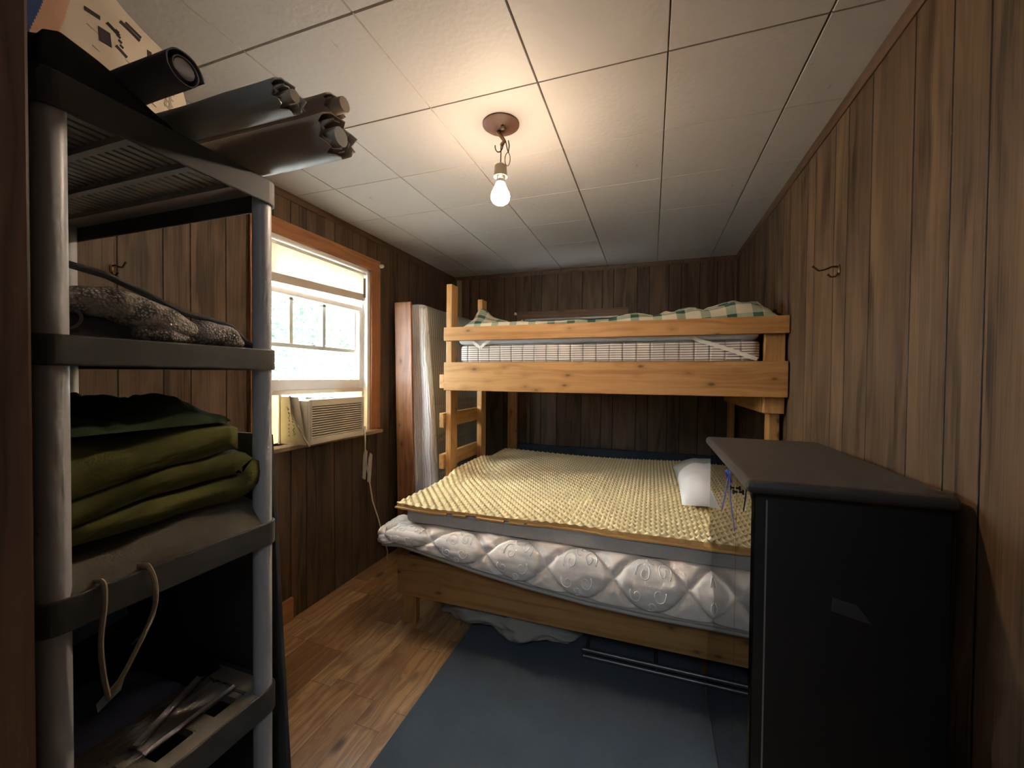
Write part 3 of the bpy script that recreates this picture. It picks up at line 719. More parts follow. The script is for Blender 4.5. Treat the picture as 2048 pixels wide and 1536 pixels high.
# ------------------------------------------------------------------ grey slab mattress and egg-crate topper
m_slab = simple('grey_linen_cover', (0.60, 0.55, 0.50), 0.85, 0.12, 80, 0.4, 350, **{'Specular IOR Level': 0.12})
sl = cushion(.645, 2.395, 1.770, 3.40, .582, .652, .014, .004, 3, (60, 40, 4), 2)
tag(sl.build('foam_mattress', m_slab, smooth=True), 'grey fabric covered slab mattress under the yellow egg crate foam', 'mattress')
def eggcrate():
    P = .044; PY = .054; x0, x1, y0, y1 = .607, 2.395, 1.760, 3.405; n = 8
    nx, ny = int((x1-x0)/P*n), int((y1-y0)/PY*n)
    X, Y = np.meshgrid(np.linspace(x0, x1, nx+1), np.linspace(y0, y1, ny+1), indexing='ij')
    # notch for the ladder posts: pull the left edge in
    u = (X-x0)/(x1-x0)
    left = np.interp(Y[0], [1.76, 2.10, 2.22, 2.42, 2.87, 2.95, 3.40], [.607, .612, .650, .655, .655, .615, .610])
    X = left[None, :]+(x1-left[None, :])*u
    X += .006*np.sin(Y*9)*(1-u)
    front = .010*np.sin(X*5.2)+.006*np.sin(X*13+1)
    Y = Y+front*np.clip(1-(Y-y0)/.25, 0, 1)
    e = np.minimum(np.minimum((X-left[None, :])/.02, (x1-X)/.02), np.minimum((Y-y0-front)/.02, (y1-Y)/.02)); e = np.clip(e, 0, 1)
    Z = .676+.0140*np.sin(2*PI*X/P)*np.sin(2*PI*Y/PY)*np.clip(.25+.75*e, 0, 1)
    curl = np.clip((.80-X)/.12, 0, 1)**2*np.clip((Y-2.10)/.2, 0, 1)*np.clip((3.0-Y)/.25, 0, 1)
    Z += .055*curl + .010*np.sin(X*3.1)*np.clip((Y-1.9)/.5, 0, 1) 
    Z += np.interp(X, [.6, 1.0, 1.5, 2.2, 2.42], [0.004, 0, .002, .010, .010])
    vs = np.stack([X, Y, Z], -1).reshape(-1, 3); m = ny+1
    I, J = np.meshgrid(np.arange(nx), np.arange(ny), indexing='ij'); a = (I*m+J).ravel()
    fs = np.stack([a, a+m, a+m+1, a+1], 1)
    mb = MB(); mb.v = [tuple(p) for p in vs]; mb.f = [tuple(f) for f in fs.tolist()]; mb.mi = [0]*len(fs)
    # skirt and base
    per = [(i, 0) for i in range(nx)]+[(nx, j) for j in range(ny)]+[(i, ny) for i in range(nx, 0, -1)]+[(0, j) for j in range(ny, 0, -1)]
    top = [i*m+j for i, j in per]; low = []
    for i, j in per:
        p = vs[i*m+j]; base = .6625
        zz = p[2]-.0125-.010*max(0, math.sin(2*PI*p[0]/P)*math.sin(2*PI*p[1]/PY))*0
        ragged = .004*nz((p[0]*4, p[1]*4, 0), 6, 4)
        low.append((p[0]*1.0+.002*(1 if i == 0 else 0), p[1]+(.002 if j == 0 else 0), base))
    b = len(mb.v); mb.v += low; L = len(per)
    for k in range(L):
        k2 = (k+1) % L; mb.f.append((top[k], top[k2], b+k2, b+k)); mb.mi.append(1)
    mb.f.append(tuple(b+k for k in range(L))[::-1]); mb.mi.append(1)
    # torn flat backing of the foam shows in lengths below the front edge
    for xa, xb in ((.600, .900), (.935, 1.005), (1.06, 1.20), (1.225, 1.30), (1.312, 2.39)):
        m_ = max(2, int((xb-xa)/.05)); row = []
        for k in range(m_+1):
            x = lerp(xa, xb, k/m_); row.append((x, 1.752+.010*math.sin(x*5.2)+.006*math.sin(x*13+1)))
        vs2 = [(x, y, z) for x, y in row for z in (.6535, .6615)]+[(x, y+.02, z) for x, y in row for z in (.6535, .6615)]
        B2 = 2*(m_+1); f2 = []
        for k in range(m_):
            f2 += [(2*k, 2*k+2, 2*k+3, 2*k+1), (2*k+1, 2*k+3, B2+2*k+3, B2+2*k+1), (2*k, B2+2*k, B2+2*k+2, 2*k+2), (B2+2*k, B2+2*k+1, B2+2*k+3, B2+2*k+2)]
        f2 += [(0, 1, B2+1, B2), (2*m_, B2+2*m_, B2+2*m_+1, 2*m_+1)]
        mb.add(vs2, f2, 1)
    return mb
m_foam = simple('yellow_foam', (0.90, 0.73, 0.41), 0.9, 0.06, 3)
m_foam_edge = simple('amber_foam_edge', (0.68, 0.40, 0.15), 0.9, 0.1, 20)
tag(eggcrate().build('egg_crate_topper', [m_foam, m_foam_edge], smooth=True, angle=75), 'yellow egg crate foam topper spread on the bottom bunk', 'mattress topper')
# bolster along the back
m_navy = simple('dark_blue_fabric', (0.035, 0.045, 0.055), 0.9, 0.2, 20, 0.3, 300, **{'Specular IOR Level': 0.12})
tag(cushion(.72, 2.36, 3.412, 3.438, .60, .742, .011, .003, 5, (40, 3, 5), 3).build('folded_blanket', m_navy, smooth=True), 'dark blue folded blanket tucked along the back of the bottom bunk', 'blanket')
# pillow
def pillow(cx, cy, cz, lx, ly, h, seed):
    mb = MB()
    def f(u, v, sgn):
        a, b_ = u*2-1, v*2-1
        hh = (max(0, 1-abs(a)**3.2)**.55)*(max(0, 1-abs(b_)**3.2)**.55)
        px = a*lx*(1-.07*(1-abs(b_)**2)*abs(a)**2*0-.05*(1-b_*b_)*abs(a)); py = b_*ly*(1-.05*(1-a*a)*abs(b_))
        w = .010*nz((px*7, py*7, sgn), 1.6, seed)+.005*nz((px*20, py*8, sgn), 1.2, seed+3)
        if sgn > 0: return (cx+px, cy+py, cz+h*hh+w*hh)
        return (cx+px, cy+py, cz-.015*hh)
    mb.grid(lambda u, v: f(u, v, 1), 44, 36); mb.grid(lambda u, v: f(u, v, -1), 44, 36)
    return mb
m_pcase = simple('white_pillowcase', (0.80, 0.78, 0.74), 0.7, 0.05, 8, 0.15, 300)
m_pshade = simple('pillow_back_shade', (0.46, 0.47, 0.40), 0.8, 0.08, 10)  # rear of the pillow: its shade is put into this grey
pw = thing('pillow', (2.20, 2.55, .70), 'white pillow on the egg crate foam beside the black cabinet', 'pillow')
pl = pillow(2.205, 2.58, .716, .215, .46, .115, 2)
pl.mi = [0 if sum(pl.v[i][1] for i in f)/len(f) < 2.66 else 1 for f in pl.f]
pl.build('pillow_cover', [m_pcase, m_pshade], pw, smooth=True, angle=180)

# ------------------------------------------------------------------ things leaning in the far left corner
def protector_mat():
    t = NT('pleated_mattress_side'); co = t.coord(); x, y, z = t.sep(co)
    w = t.noise(t.comb(t.math('MULTIPLY', x, 1.), t.math('MULTIPLY', y, 1.), t.math('MULTIPLY', z, 2.2)), 2.0, 2.0)
    f = t.math('FRACT', t.math('ADD', t.math('DIVIDE', t.math('ADD', x, t.math('MULTIPLY', z, .05)), .019), t.math('MULTIPLY', w, 2.2)))
    d = t.math('ABSOLUTE', t.math('SUBTRACT', f, .5))
    col = t.mix(t.smooth(d, .34, .5), (0.84, 0.83, 0.83), (0.60, 0.58, 0.58))
    t.bump(t.smooth(d, .5, .2), .4, .005)
    return t.fin(col, 0.5)
m_prot = protector_mat()
m_mside = stripes_mat('grey_ticking', 'y', 0.030, 0.22, (0.42, 0.40, 0.35), (0.16, 0.13, 0.10), 'z', 0.25)
sm = thing('upright_mattress', (.25, 2.95, 0), 'white mattress standing on end against the left wall behind the ladder', 'mattress')
def lean(p):      # leans toward the left wall as it rises, belly in the middle
    x, y, z = p; t_ = z/1.86
    return (x-.085*max(0, t_-.25)/.75+.012*math.sin(PI*min(1, t_*1.2)), y+.015*math.sin(3*t_), z)
mb = cushion(.170, .372, 2.535, 3.47, 0.004, 1.862, .055, .008, 3, (10, 24, 46), 6)
mb.v = [lean(p) for p in mb.v]
# front narrow side pleated, the rest ticking
mb.mi = [0 if sum(mb.v[i][1] for i in f)/len(f) < 2.60 else 1 for f in mb.f]
mb.build('mattress_body', [m_prot, m_mside], sm, smooth=True)
mb = MB()
for xx, yy_ in ((.354, 2.556),):
    mb.tube([lean((xx, yy_, z)) for z in np.linspace(.06, 1.80, 30)], .006, 8)
mb.build('piping', m_whitep, sm, smooth=True)
m_redboard = lumber('red_stained_board', 'z', (0.26, 0.105, 0.042), (0.15, 0.055, 0.02))
mb = MB(); mb.hexa([(.125, 2.472, 0), (.262, 2.472, 0), (.262, 2.492, 0), (.125, 2.492, 0)], [(.084, 2.472, 1.862), (.222, 2.472, 1.862), (.222, 2.492, 1.862), (.084, 2.492, 1.862)])
tag(mb.build('plank', m_redboard, bevel=.005), 'reddish pine plank standing in front of the upright mattress', 'board')
m_lath = lumber('grey_lath', 'z', (0.34, 0.27, 0.20), (0.25, 0.19, 0.13), knot=False)
mb = MB(); mb.hexa([(.10, 3.49, 0), (.15, 3.49, 0), (.15, 3.508, 0), (.10, 3.508, 0)], [(.045, 3.528, 2.262), (.095, 3.528, 2.262), (.095, 3.546, 2.262), (.045, 3.546, 2.262)])
tag(mb.build('lath', m_lath, bevel=.002), 'thin grey wooden lath leaning in the far left corner', 'board')

# ------------------------------------------------------------------ air conditioner
m_ac = simple('almond_plastic', (0.66, 0.59, 0.48), 0.4, 0.04, 10)
m_acd = simple('grey_ac_top', (0.20, 0.20, 0.21), 0.45, 0.1, 40)
m_black = simple('dark_slot', (0.03, 0.022, 0.016), 0.7)
ac = thing('air_conditioner', (.05, 1.85, WZ0), 'almond window air conditioner sitting in the lower sash opening', 'air conditioner')
AY0, AY1, AZ0, AZ1, AXF = 1.640, 2.050, .968, 1.205, .165
mb = MB(); mb.box(-.30, .150, AY0, AY1, AZ0+.004, AZ1-.004)
mb.build('housing', m_ac, ac, bevel=.006)
mb = MB(); n_l = 13; z0, z1 = AZ0+.034, AZ1-.036
mb.box(.151, AXF, AY0-.003, AY0+.012, AZ0, AZ1); mb.box(.151, AXF, AY1-.012, AY1+.003, AZ0, AZ1)
mb.box(.151, AXF, AY0+.012, AY1-.012, AZ0, z0); mb.box(.151, AXF, AY0+.012, AY1-.012, z1, AZ1)
grille = mb.build('front_frame', m_ac, ac, bevel=.003)
MB().box(.1505, .1515, AY0+.01, AY1-.01, z0-.004, z1+.004).build('filter_screen', m_black, ac)
for k in range(n_l):
    zc = lerp(z0, z1, (k+.5)/n_l)
    mb = MB(); mb.hexa([(.153, AY0+.013, zc-.0005), (AXF-.001, AY0+.013, zc-.005), (AXF-.001, AY1-.013, zc-.005), (.153, AY1-.013, zc-.0005)],
                       [(.153, AY0+.013, zc+.0025), (AXF-.001, AY0+.013, zc+.0015), (AXF-.001, AY1-.013, zc+.0015), (.153, AY1-.013, zc+.0025)])
    mb.build('louver', m_ac, ac)
mb = MB(); mb.box(.020, .142, AY0+.115, AY1-.02, AZ1-.0045, AZ1-.001)
for k in range(7): mb.box(.035+.014*k, .041+.014*k, AY0+.13, AY1-.05, AZ1-.001, AZ1+.0006)
mb.build('air_outlet', m_acd, ac)
mb = MB(); mb.box(.020, .142, AY0+.028, AY0+.085, AZ1-.0045, AZ1-.0005); mb.build('control_panel', simple('control_panel_grey', (0.42, 0.42, 0.42), 0.4), ac)
mb = MB(); mb.tube([(.005, AY0+.098, AZ1-.002), (.03, AY0+.098, AZ1+.010), (.08, AY0+.098, AZ1+.008), (.148, AY0+.098, AZ1-.004)], .011, 8); mb.build('panel_lid', m_ac, ac, smooth=True)
for kk, yk in enumerate((AY0+.048, AY0+.068)):
    mb = MB(); mb.lathe([(0.0, .010), (.008, .010), (.010, 0)], (.085, yk, AZ1-.0008), 12); mb.build('knob', m_ac, ac, smooth=True)
m_acc = shade_mat('accordion_plastic', (0.82, 0.75, 0.55), 0.5)
def accordion(y0, y1, n_):
    mb = MB(); pts = []
    for k in range(n_*2+1): pts.append((-.055+(.010 if k % 2 else -.004), lerp(y0, y1, k/(2*n_))))
    vs = []; fs = []
    for (x, y) in pts: vs += [(x, y, WZ0+.004), (x, y, 1.243), (x-.0012, y, WZ0+.004), (x-.0012, y, 1.243)]
    for k in range(len(pts)-1):
        a = 4*k; b_ = 4*k+4
        fs += [(a, b_, b_+1, a+1), (a+2, a+3, b_+3, b_+2), (a+1, b_+1, b_+3, a+3), (a, a+2, b_+2, b_)]
    return mb.add(vs, fs)
accordion(WY0+.03, AY0-.012, 7).build('side_curtain', m_acc, ac, label='glowing pleated left side curtain')
accordion(AY1+.006, WY1-.03, 10).build('side_curtain', m_acc, ac)
mb = MB(); mb.box(-.052, -.030, WY0+.028, WY1-.028, 1.226, 1.250); mb.box(-.05, -.035, AY0-.014, AY0-.002, WZ0, 1.24); mb.build('mounting_rail', m_ac, ac, bevel=.002)
# taped side flap with scribbled writing and the loose trim strip
mb = MB(); mb.hexa([(-.03, AY0-.011, AZ0-.002), (.140, AY0-.004, AZ0-.002), (.140, AY0-.002, AZ0-.002), (-.03, AY0-.008, AZ0-.002)], [(-.03, AY0-.011, 1.218), (.085, AY0-.006, 1.218), (.085, AY0-.004, 1.218), (-.03, AY0-.008, 1.218)])
fl = mb.build('side_flap', simple('beige_card', (0.60, 0.54, 0.42), 0.75), ac)
mb = MB(); r2 = random.Random(3)
for k in range(9):
    zc = 1.16-.018*k
    for c_ in range(2):
        xb = .012+.030*c_+.004*k*.3
        for q_ in range(3):
            x_ = xb+r2.uniform(0, .014); z_ = zc+r2.uniform(-.006, .006)
            yy_ = AY0-.0113+(x_+.03)/.17*.0068
            mb.beam((x_, yy_, z_), (x_+r2.uniform(-.007, .007), yy_, z_+r2.uniform(-.008, .008)+.001), .0012, .0022, (0,1,0))
mb.build('handwriting', simple('ink', (0.10, 0.085, 0.05), 0.8), fl)
mb = MB(); mb.tube([(.035, AY0-.012, 1.222), (.048, AY0-.014, 1.13), (.10, AY0-.014, 1.05), (.150, AY0-.012, .985), (.166, AY0-.008, .962)], .0055, 8); mb.build('trim_strip', simple('dull_trim', (0.45, 0.38, 0.28), 0.6), ac, smooth=True)
# cord
m_cord = simple('white_cord', (0.66, 0.60, 0.50), 0.5)
mb = MB()
mb.tube([(.10, AY1+.068, 1.005), (.115, AY1+.066, .985), (.125, AY1+.062, .962), (.120, AY1+.070, .92), (.095, AY1+.10, .82), (.070, AY1+.15, .72), (.062, AY1+.19, .60), (.060, 2.27, .48), (.070, 2.32, .34), (.09, 2.34, .22), (.10, 2.38, .10), (.07, 2.42, .012)], .0042, 8)
mb.build('power_cord', m_cord, ac, smooth=True)
mb = MB(); mb.box(.080, .112, AY1+.052, AY1+.088, .964, 1.012); mb.build('plug', m_whitep, ac, bevel=.006)
mb = MB()
for dx, dz, yy_ in ((.0, .0, 2.215), (.012, -.03, 2.250)):
    mb.tube([(.035+dx, yy_, .80+dz), (.045+dx, yy_+.002, .84+dz), (.047+dx, yy_+.006, .83+dz), (.040+dx, yy_+.006, .72+dz), (.034+dx, yy_+.004, .64+dz), (.032+dx, yy_-.006, .65+dz), (.035+dx, yy_, .80+dz)], .007, 8)
mb.build('cord_bundle', m_cord, ac, smooth=True)

# ------------------------------------------------------------------ rug
def rug_mat():
    t = NT('blue_grey_carpet'); co = t.coord(); n1 = t.noise(co, 400.0, 3.0, .7); n2 = t.noise(co, 2.0, 3.0)
    v = t.n('ShaderNodeTexVoronoi', {'Vector': co, 'Scale': 130.0}, feature='F1')
    col = t.mix(n2, (0.075, 0.094, 0.117), (0.10, 0.124, 0.150))
    col = t.mix(t.math('MULTIPLY', n1, .5), col, (0.035, 0.042, 0.052))
    t.bump(t.math('ADD', n1, v), .22, .003)
    return t.fin(col, 0.95, **{'Sheen Weight': 0.12, 'Sheen Roughness': 0.5, 'Specular IOR Level': 0.2})
mb = MB()
mb.hexa([(.958, .35, 0.0005), (2.0755, .35, .0005), (2.0755, 2.75, .0005), (.945, 2.75, .0005)], [(.960, .352, .008), (2.0755, .352, .008), (2.0755, 2.748, .008), (.947, 2.748, .008)])
tag(mb.build('carpet_remnant', rug_mat(), bevel=.002), 'blue-grey low pile carpet piece on the laminate floor', 'rug')

# ------------------------------------------------------------------ under the bed
m_canvas = simple('dusty_canvas', (0.36, 0.33, 0.28), 0.9, 0.15, 10, 0.3, 250, **{'Specular IOR Level': 0.12})
mb = MB()
def bagf(u, v):
    a = v*2*PI; x = lerp(.735, 1.50, u); e = math.sin(PI*min(1, max(0, u*1.0)))**(.45 if u < .5 else .28)
    hh = interp(u, [0, .15, .5, .8, 1], [.05, .082, .078, .074, .03]); w = .185
    cy = 2.035+.02*math.sin(u*7); fold = .012*math.sin(u*16+3*math.cos(a))+.014*nz((u*6, math.cos(a)*2, math.sin(a)*2), 1.5, 3)
    rr = 1+fold/.08
    y = cy+w*math.cos(a)*e*rr; z = .011+hh*e+hh*e*math.sin(a)*rr*(.98 if math.sin(a) > 0 else .90)
    return (x+.03*math.sin(a)*u, y, max(.0105, z))
mb.grid(bagf, 90, 48, cv=True)
bag = thing('fabric_bag', (1.1, 2.1, .01), 'dusty beige cloth bag pushed under the bottom bunk', 'bag')
mb.build('bag_body', m_canvas, bag, smooth=True, angle=180)
mb = MB(); mb.tube([bagf(u, .62+.10*math.sin(u*5)) for u in np.linspace(.06, .97, 40)], .006, 6); mb.build('seam', m_canvas, bag, smooth=True)
m_steel = simple('grey_steel_tube', (0.13, 0.13, 0.135), 0.35, 0.1, 20, Metallic=0.6)
cot = thing('folding_cot_frame', (1.9, 2.1, .01), 'folded grey metal cot frame lying under the bottom bunk', 'cot frame')
for yy_, zz in ((1.878, .060), (1.890, .022), (2.16, .075), (2.20, .030)):
    mb = MB(); mb.tube([(1.555, yy_, zz), (2.19, yy_, zz)], .011, 10); mb.build('tube', m_steel, cot, smooth=True)
for xx in (1.565, 1.88, 2.17):
    mb = MB(); mb.tube([(xx, 1.878, .060), (xx, 1.890, .022), (xx, 2.20, .030), (xx, 2.16, .075)], .008, 8); mb.build('crossbar', m_steel, cot, smooth=True)
mb = MB(); rr3 = random.Random(4)
for k in range(16):
    x_ = 1.70+.028*k; mb.tube([(x_, 1.890, .022), (x_+.02, 1.93, .015), (x_+.01, 1.91, .035), (x_-.01, 1.878, .060)], .002, 5)
mb.build('spring', m_steel, cot, smooth=True)

# ------------------------------------------------------------------ black cabinet with glass doors
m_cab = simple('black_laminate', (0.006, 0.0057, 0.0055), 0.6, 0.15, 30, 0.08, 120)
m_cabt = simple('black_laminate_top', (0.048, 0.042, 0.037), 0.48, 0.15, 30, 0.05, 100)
CX0, CX1, CY0, CY1, CZ = 2.076, 2.452, 1.115, 1.83, 1.062
cab = thing('glass_door_cabinet', ((CX0+CX1)/2, (CY0+CY1)/2, 0), 'tall black cabinet with dark glass doors against the right wall', 'cabinet')
mb = MB(); n8 = 8
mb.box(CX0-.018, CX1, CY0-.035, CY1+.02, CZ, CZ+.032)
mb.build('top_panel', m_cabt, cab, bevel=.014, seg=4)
mb = MB(); mb.box(CX0+.008, CX1, CY0, CY0+.018, 0.0, CZ); mb.build('side_panel', m_cab, cab, bevel=.001)
mb = MB(); mb.box(CX0+.008, CX1, CY1-.018, CY1, 0.0, CZ); mb.build('side_panel', m_cab, cab, bevel=.001)
mb = MB(); mb.box(CX1-.006, CX1, CY0+.018, CY1-.018, 0.0, CZ); mb.build('back_panel', m_cab, cab)
mb = MB(); mb.box(CX0+.0055, CX1-.006, CY0+.018, CY1-.018, 0.0, .05); mb.build('base_panel', m_cab, cab)
for z_ in (.30, .56, .80):
    mb = MB(); mb.box(CX0+.03, CX1-.006, CY0+.0185, CY1-.0185, z_, z_+.016); mb.build('shelf', m_cab, cab)
def cabglass():
    t = NT('smoked_glass')
    tr = t.n('ShaderNodeBsdfTransparent', {'Color': (0.30, 0.31, 0.32)}); gl = t.n('ShaderNodeBsdfGlossy', {'Color': (0.97, 0.97, 0.96), 'Roughness': 0.006})
    lw = t.n('ShaderNodeLayerWeight', {'Blend': 0.5}, out=1)
    fac = t.math('ADD', 0.10, t.math('MULTIPLY', t.math('POWER', lw, 3.0), 0.88))
    mx = t.n('ShaderNodeMixShader', {0: fac, 1: tr, 2: gl}); t.t.links.new(mx, t.out.inputs[0]); return t.m
m_cg = cabglass()
ym = 1.296
for (a, b_) in ((CY0+.002, ym-.0015), (ym+.0015, CY1)):
    mb = MB(); mb.box(CX0, CX0+.005, a, b_, .010, CZ-.004); dr = mb.build('door', m_cg, cab)
    yy_ = ym-.022 if a < ym-.05 else ym+.022
    mb = MB(); mb.tube([(CX0-.002, yy_, CZ-.046), (CX0-.012, yy_, CZ-.046)], .003, 8); mb.box(CX0-.014, CX0-.010, yy_-.004, yy_+.004, CZ-.052, CZ-.040)
    mb.build('handle', m_black, dr)
mb = MB(); mb.box(CX0+.030, CX0+.0335, CY0-.0015, CY0+.0005, .01, CZ-.02); mb.build('edge_highlight', simple('highlight_metal', (0.30, 0.29, 0.27), 0.3, Metallic=0.5), cab)  # thin bright strip added to draw the highlight on the side panel's edge
mb = MB(); mb.hexa([(2.24, CY0-.0016, .800), (2.318, CY0-.0016, .782), (2.318, CY0-.0004, .782), (2.24, CY0-.0004, .800)], [(2.242, CY0-.0016, .832), (2.290, CY0-.0016, .822), (2.290, CY0-.0004, .822), (2.242, CY0-.0004, .832)])
mb.build('sticker', simple('torn_sticker', (0.040, 0.037, 0.034), 0.6, 0.3, 40), cab)
m_blue = simple('blue_ribbon', (0.05, 0.08, 0.34), 0.6)
rb = thing('blue_ribbon', (CX0-.02, ym, CZ-.04), 'blue cord looped through the black cabinet door handles', 'cord')
x_ = CX0-.020
ribbon([(x_, ym-.01, CZ+0.010), (x_-.004, ym-.005, CZ-0.020), (x_-.006, ym+.02, CZ-0.070), (x_-.008, ym+.055, CZ-0.120)], .008, (-1,0,0)).build('ribbon_end', m_blue, rb)
ribbon([(x_, ym-.018, CZ+0.010), (x_-.004, ym-.04, CZ-0.030), (x_-.006, ym-.085, CZ-0.080), (x_-.006, ym-.13, CZ-0.120)], .008, (-1,0,0)).build('ribbon_end', m_blue, rb)
mb = MB(); mb.tube([(x_, ym-.026, CZ-0.020), (x_-.004, ym-.024, CZ+0.000), (x_-.005, ym, CZ+0.008), (x_-.004, ym+.024, CZ+0.000), (x_, ym+.026, CZ-0.020)], .0035, 8); mb.build('knot', m_blue, rb, smooth=True)

# ------------------------------------------------------------------ plastic shelving unit
m_shelf = simple('charcoal_plastic', (0.070, 0.070, 0.071), 0.55, 0.1, 15, 0.05, 300)
m_deck = simple('grey_plastic_deck', (0.30, 0.275, 0.24), 0.5, 0.1, 15)
m_post = simple('grey_plastic_post', (0.52, 0.53, 0.56), 0.38, 0.06, 8)
un = thing('shelving_unit', (.47, .578, 0), 'grey plastic five-tier shelving unit at the left of the room', 'shelving unit')
UX0, UX1, UY0, UY1 = .012, .922, .354, .800
def rrect(x0, x1, y0, y1, r, n_=6):
    pts = []
    for cx, cy, a0 in ((x1-r, y1-r, 0), (x0+r, y1-r, PI/2), (x0+r, y0+r, PI), (x1-r, y0+r, 1.5*PI)):
        pts += [(cx+r*math.cos(a0+PI/2*k/n_), cy+r*math.sin(a0+PI/2*k/n_)) for k in range(n_+1)]
    return pts
for z1, th in ((1.826, .060), (1.398, .052), (.956, .058), (.525, .066), (.10, .06)):
    mb = MB(); o = rrect(UX0, UX1, UY0, UY1, .032); i_ = rrect(UX0+.007, UX1-.007, UY0+.007, UY1-.007, .027); n_ = len(o)
    vs = [(x, y, z1-th) for x, y in o]+[(x, y, z1) for x, y in o]+[(x, y, z1) for x, y in i_]+[(x, y, z1-th) for x, y in i_]
    fs = []
    for k in range(n_):
        k2 = (k+1) % n_
        for a in range(4): fs.append((a*n_+k, a*n_+k2, ((a+1)%4)*n_+k2, ((a+1)%4)*n_+k))
    mb.add(vs, fs)
    tier = mb.build('shelf_rim', m_shelf, un, bevel=.003)
    mb = MB(); zt, zb = z1-.008, z1-.016
    xs = np.arange(UX0+.09, UX1-.10, .026)
    for xk in xs: mb.box(xk, xk+.017, UY0+.05, UY1-.05, zb, zt)
    for yk in (UY0+.055, UY0+.165, UY0+.275, UY0+.375): mb.box(UX0+.06, UX1-.06, yk-.008, yk+.008, zb-.012, zt-.0005)
    mb.box(UX0+.03, UX1-.03, UY0+.006, UY0+.055, zb, zt); mb.box(UX0+.03, UX1-.03, UY1-.055, UY1-.006, zb, zt)
    mb.box(UX1-.055, UX1-.006, UY0+.055, UY1-.055, zb, zt); mb.box(UX0+.006, UX0+.09, UY0+.055, UY1-.055, zb, zt)
    for yk in (.17, .29): mb.box(UX1-.10, UX1-.05, UY0+yk-.02, UY0+yk+.02, zb, zt-.0002)
    mb.build('shelf_deck', m_deck, tier)
for px, py in ((.893, .384), (.893, .770), (.045, .384), (.045, .770)):
    mb = MB(); pr_ = [(.0, 0), (.0215, 0), (.0215, 1.775), (0, 1.775)]
    mb.lathe([(0, 0), (.0215, 0), (.0215, .5), (.0215, 1.0), (.0215, 1.5), (.0212, 1.81), (0, 1.81)], (px, py, 0), 28)
    mb.build('post', m_post, un, smooth=True)

# dark board leaning at the far end of the unit
m_dboard = simple('dark_fibreboard', (0.060, 0.061, 0.060), 0.75, 0.2, 12)
mb = MB(); mb.hexa([(.03, .826, 0), (.905, .850, 0), (.905, .862, 0), (.03, .838, 0)], [(.03, .806, 1.172), (.868, .812, 1.172), (.868, .824, 1.172), (.03, .818, 1.172)])
tag(mb.build('fibreboard_sheet', m_dboard, bevel=.002), 'dark fibreboard sheet standing behind the far end of the shelving', 'board')

# --- second shelf: lacy knit throw folded with a grey blanket
def heap(name, x0, x1, y0, y1, zb, hfun, mats, parent=None, nx=60, ny=60, mfun=None, edge=.10, over=None):
    mb = MB()
    def ff(u, v):
        x, y = lerp(x0, x1, u), lerp(y0, y1, v)
        e = min(u/edge, (1-u)/edge, v/edge, (1-v)/edge, 1.0); e = math.sqrt(max(0, 1-(1-e)**2))
        return (x, y, zb+hfun(x, y)*e)
    mb.grid(ff, nx, ny); k = len(mb.f)
    mb.grid(lambda u, v: (lerp(x0, x1, u), lerp(y0, y1, v), zb), 4, 4)
    if mfun: mb.mi = [mfun(*[sum(mb.v[i][c] for i in f)/len(f) for c in range(3)]) for f in mb.f]
    return mb.build(name, mats, parent, smooth=True, angle=180)
def knit_mat():
    t = NT('cream_lace_knit'); co = t.coord()
    v = t.n('ShaderNodeTexVoronoi', {'Vector': co, 'Scale': 210.0}, feature='F1')
    wv = t.noise(co, 35.0, 3.0)
    col = t.mix(t.math('MULTIPLY', t.smooth(v, .25, .6), t.smooth(wv, .35, .6)), (0.36, 0.325, 0.30), (0.10, 0.095, 0.095)); t.bump(v, .7, .004); return t.fin(col, 0.9)
m_knit = knit_mat()
m_greyw = simple('grey_wool', (0.105, 0.105, 0.115), 0.95, 0.2, 40, 0.4, 250, **{'Specular IOR Level': 0.12})
z2 = 1.3905
def h2(x, y):
    b_ = interp(y, [.37, .44, .52, .60, .68, .735, .775], [.120, .114, .098, .074, .060, .040, .012])
    return b_*(.92+.20*nz((x, y, 0), 7, 2))*interp(x, [.2, .5, .75, .90], [1.15, 1.1, 1.0, .62])
grey = heap('wool_blanket', .26, .885, .362, .785, z2, lambda x, y: h2(x, y)+.008, m_greyw, mfun=None)
tag(grey, 'folded grey wool blanket draped over lace knit on the second shelf', 'blanket')
# front folds of lace knit: rolls lying along the front edge
def roll(name, pts, rads, mat, parent=None, seed=0, seg=28, amp=.18, ns=26):
    P = [Vector(p) for p in pts]; n_ = 40; mb = MB(); C = []; Rr = []
    T_ = np.linspace(0, 1, len(P))
    for i in range(n_+1):
        t_ = i/n_; C.append(Vector([float(np.interp(t_, T_, [p[c] for p in P])) for c in range(3)])); Rr.append(float(np.interp(t_, T_, rads)))
    vs = []
    for i, c in enumerate(C):
        d = (C[min(n_, i+1)]-C[max(0, i-1)]).normalized(); s_ = d.cross(Vector((0,0,1))).normalized(); u_ = s_.cross(d)
        for k in range(seg):
            a = 2*PI*k/seg; q = c+(s_*math.cos(a)+u_*math.sin(a))*Rr[i]
            f = 1+amp*nz(q, ns, seed)
            vs.append(c+(s_*math.cos(a)*1.25+u_*math.sin(a))*Rr[i]*f)
    fs = [(i*seg+k, i*seg+(k+1)%seg, (i+1)*seg+(k+1)%seg, (i+1)*seg+k) for i in range(n_) for k in range(seg)]
    fs += [tuple(range(seg))[::-1], tuple(n_*seg+k for k in range(seg))]
    mb.add(vs, fs); return mb.build(name, mat, parent, smooth=True, angle=180)
kn = thing('lace_throw', (.88, .56, z2), 'cream lace knit throw bunched along the second shelf front', 'throw')
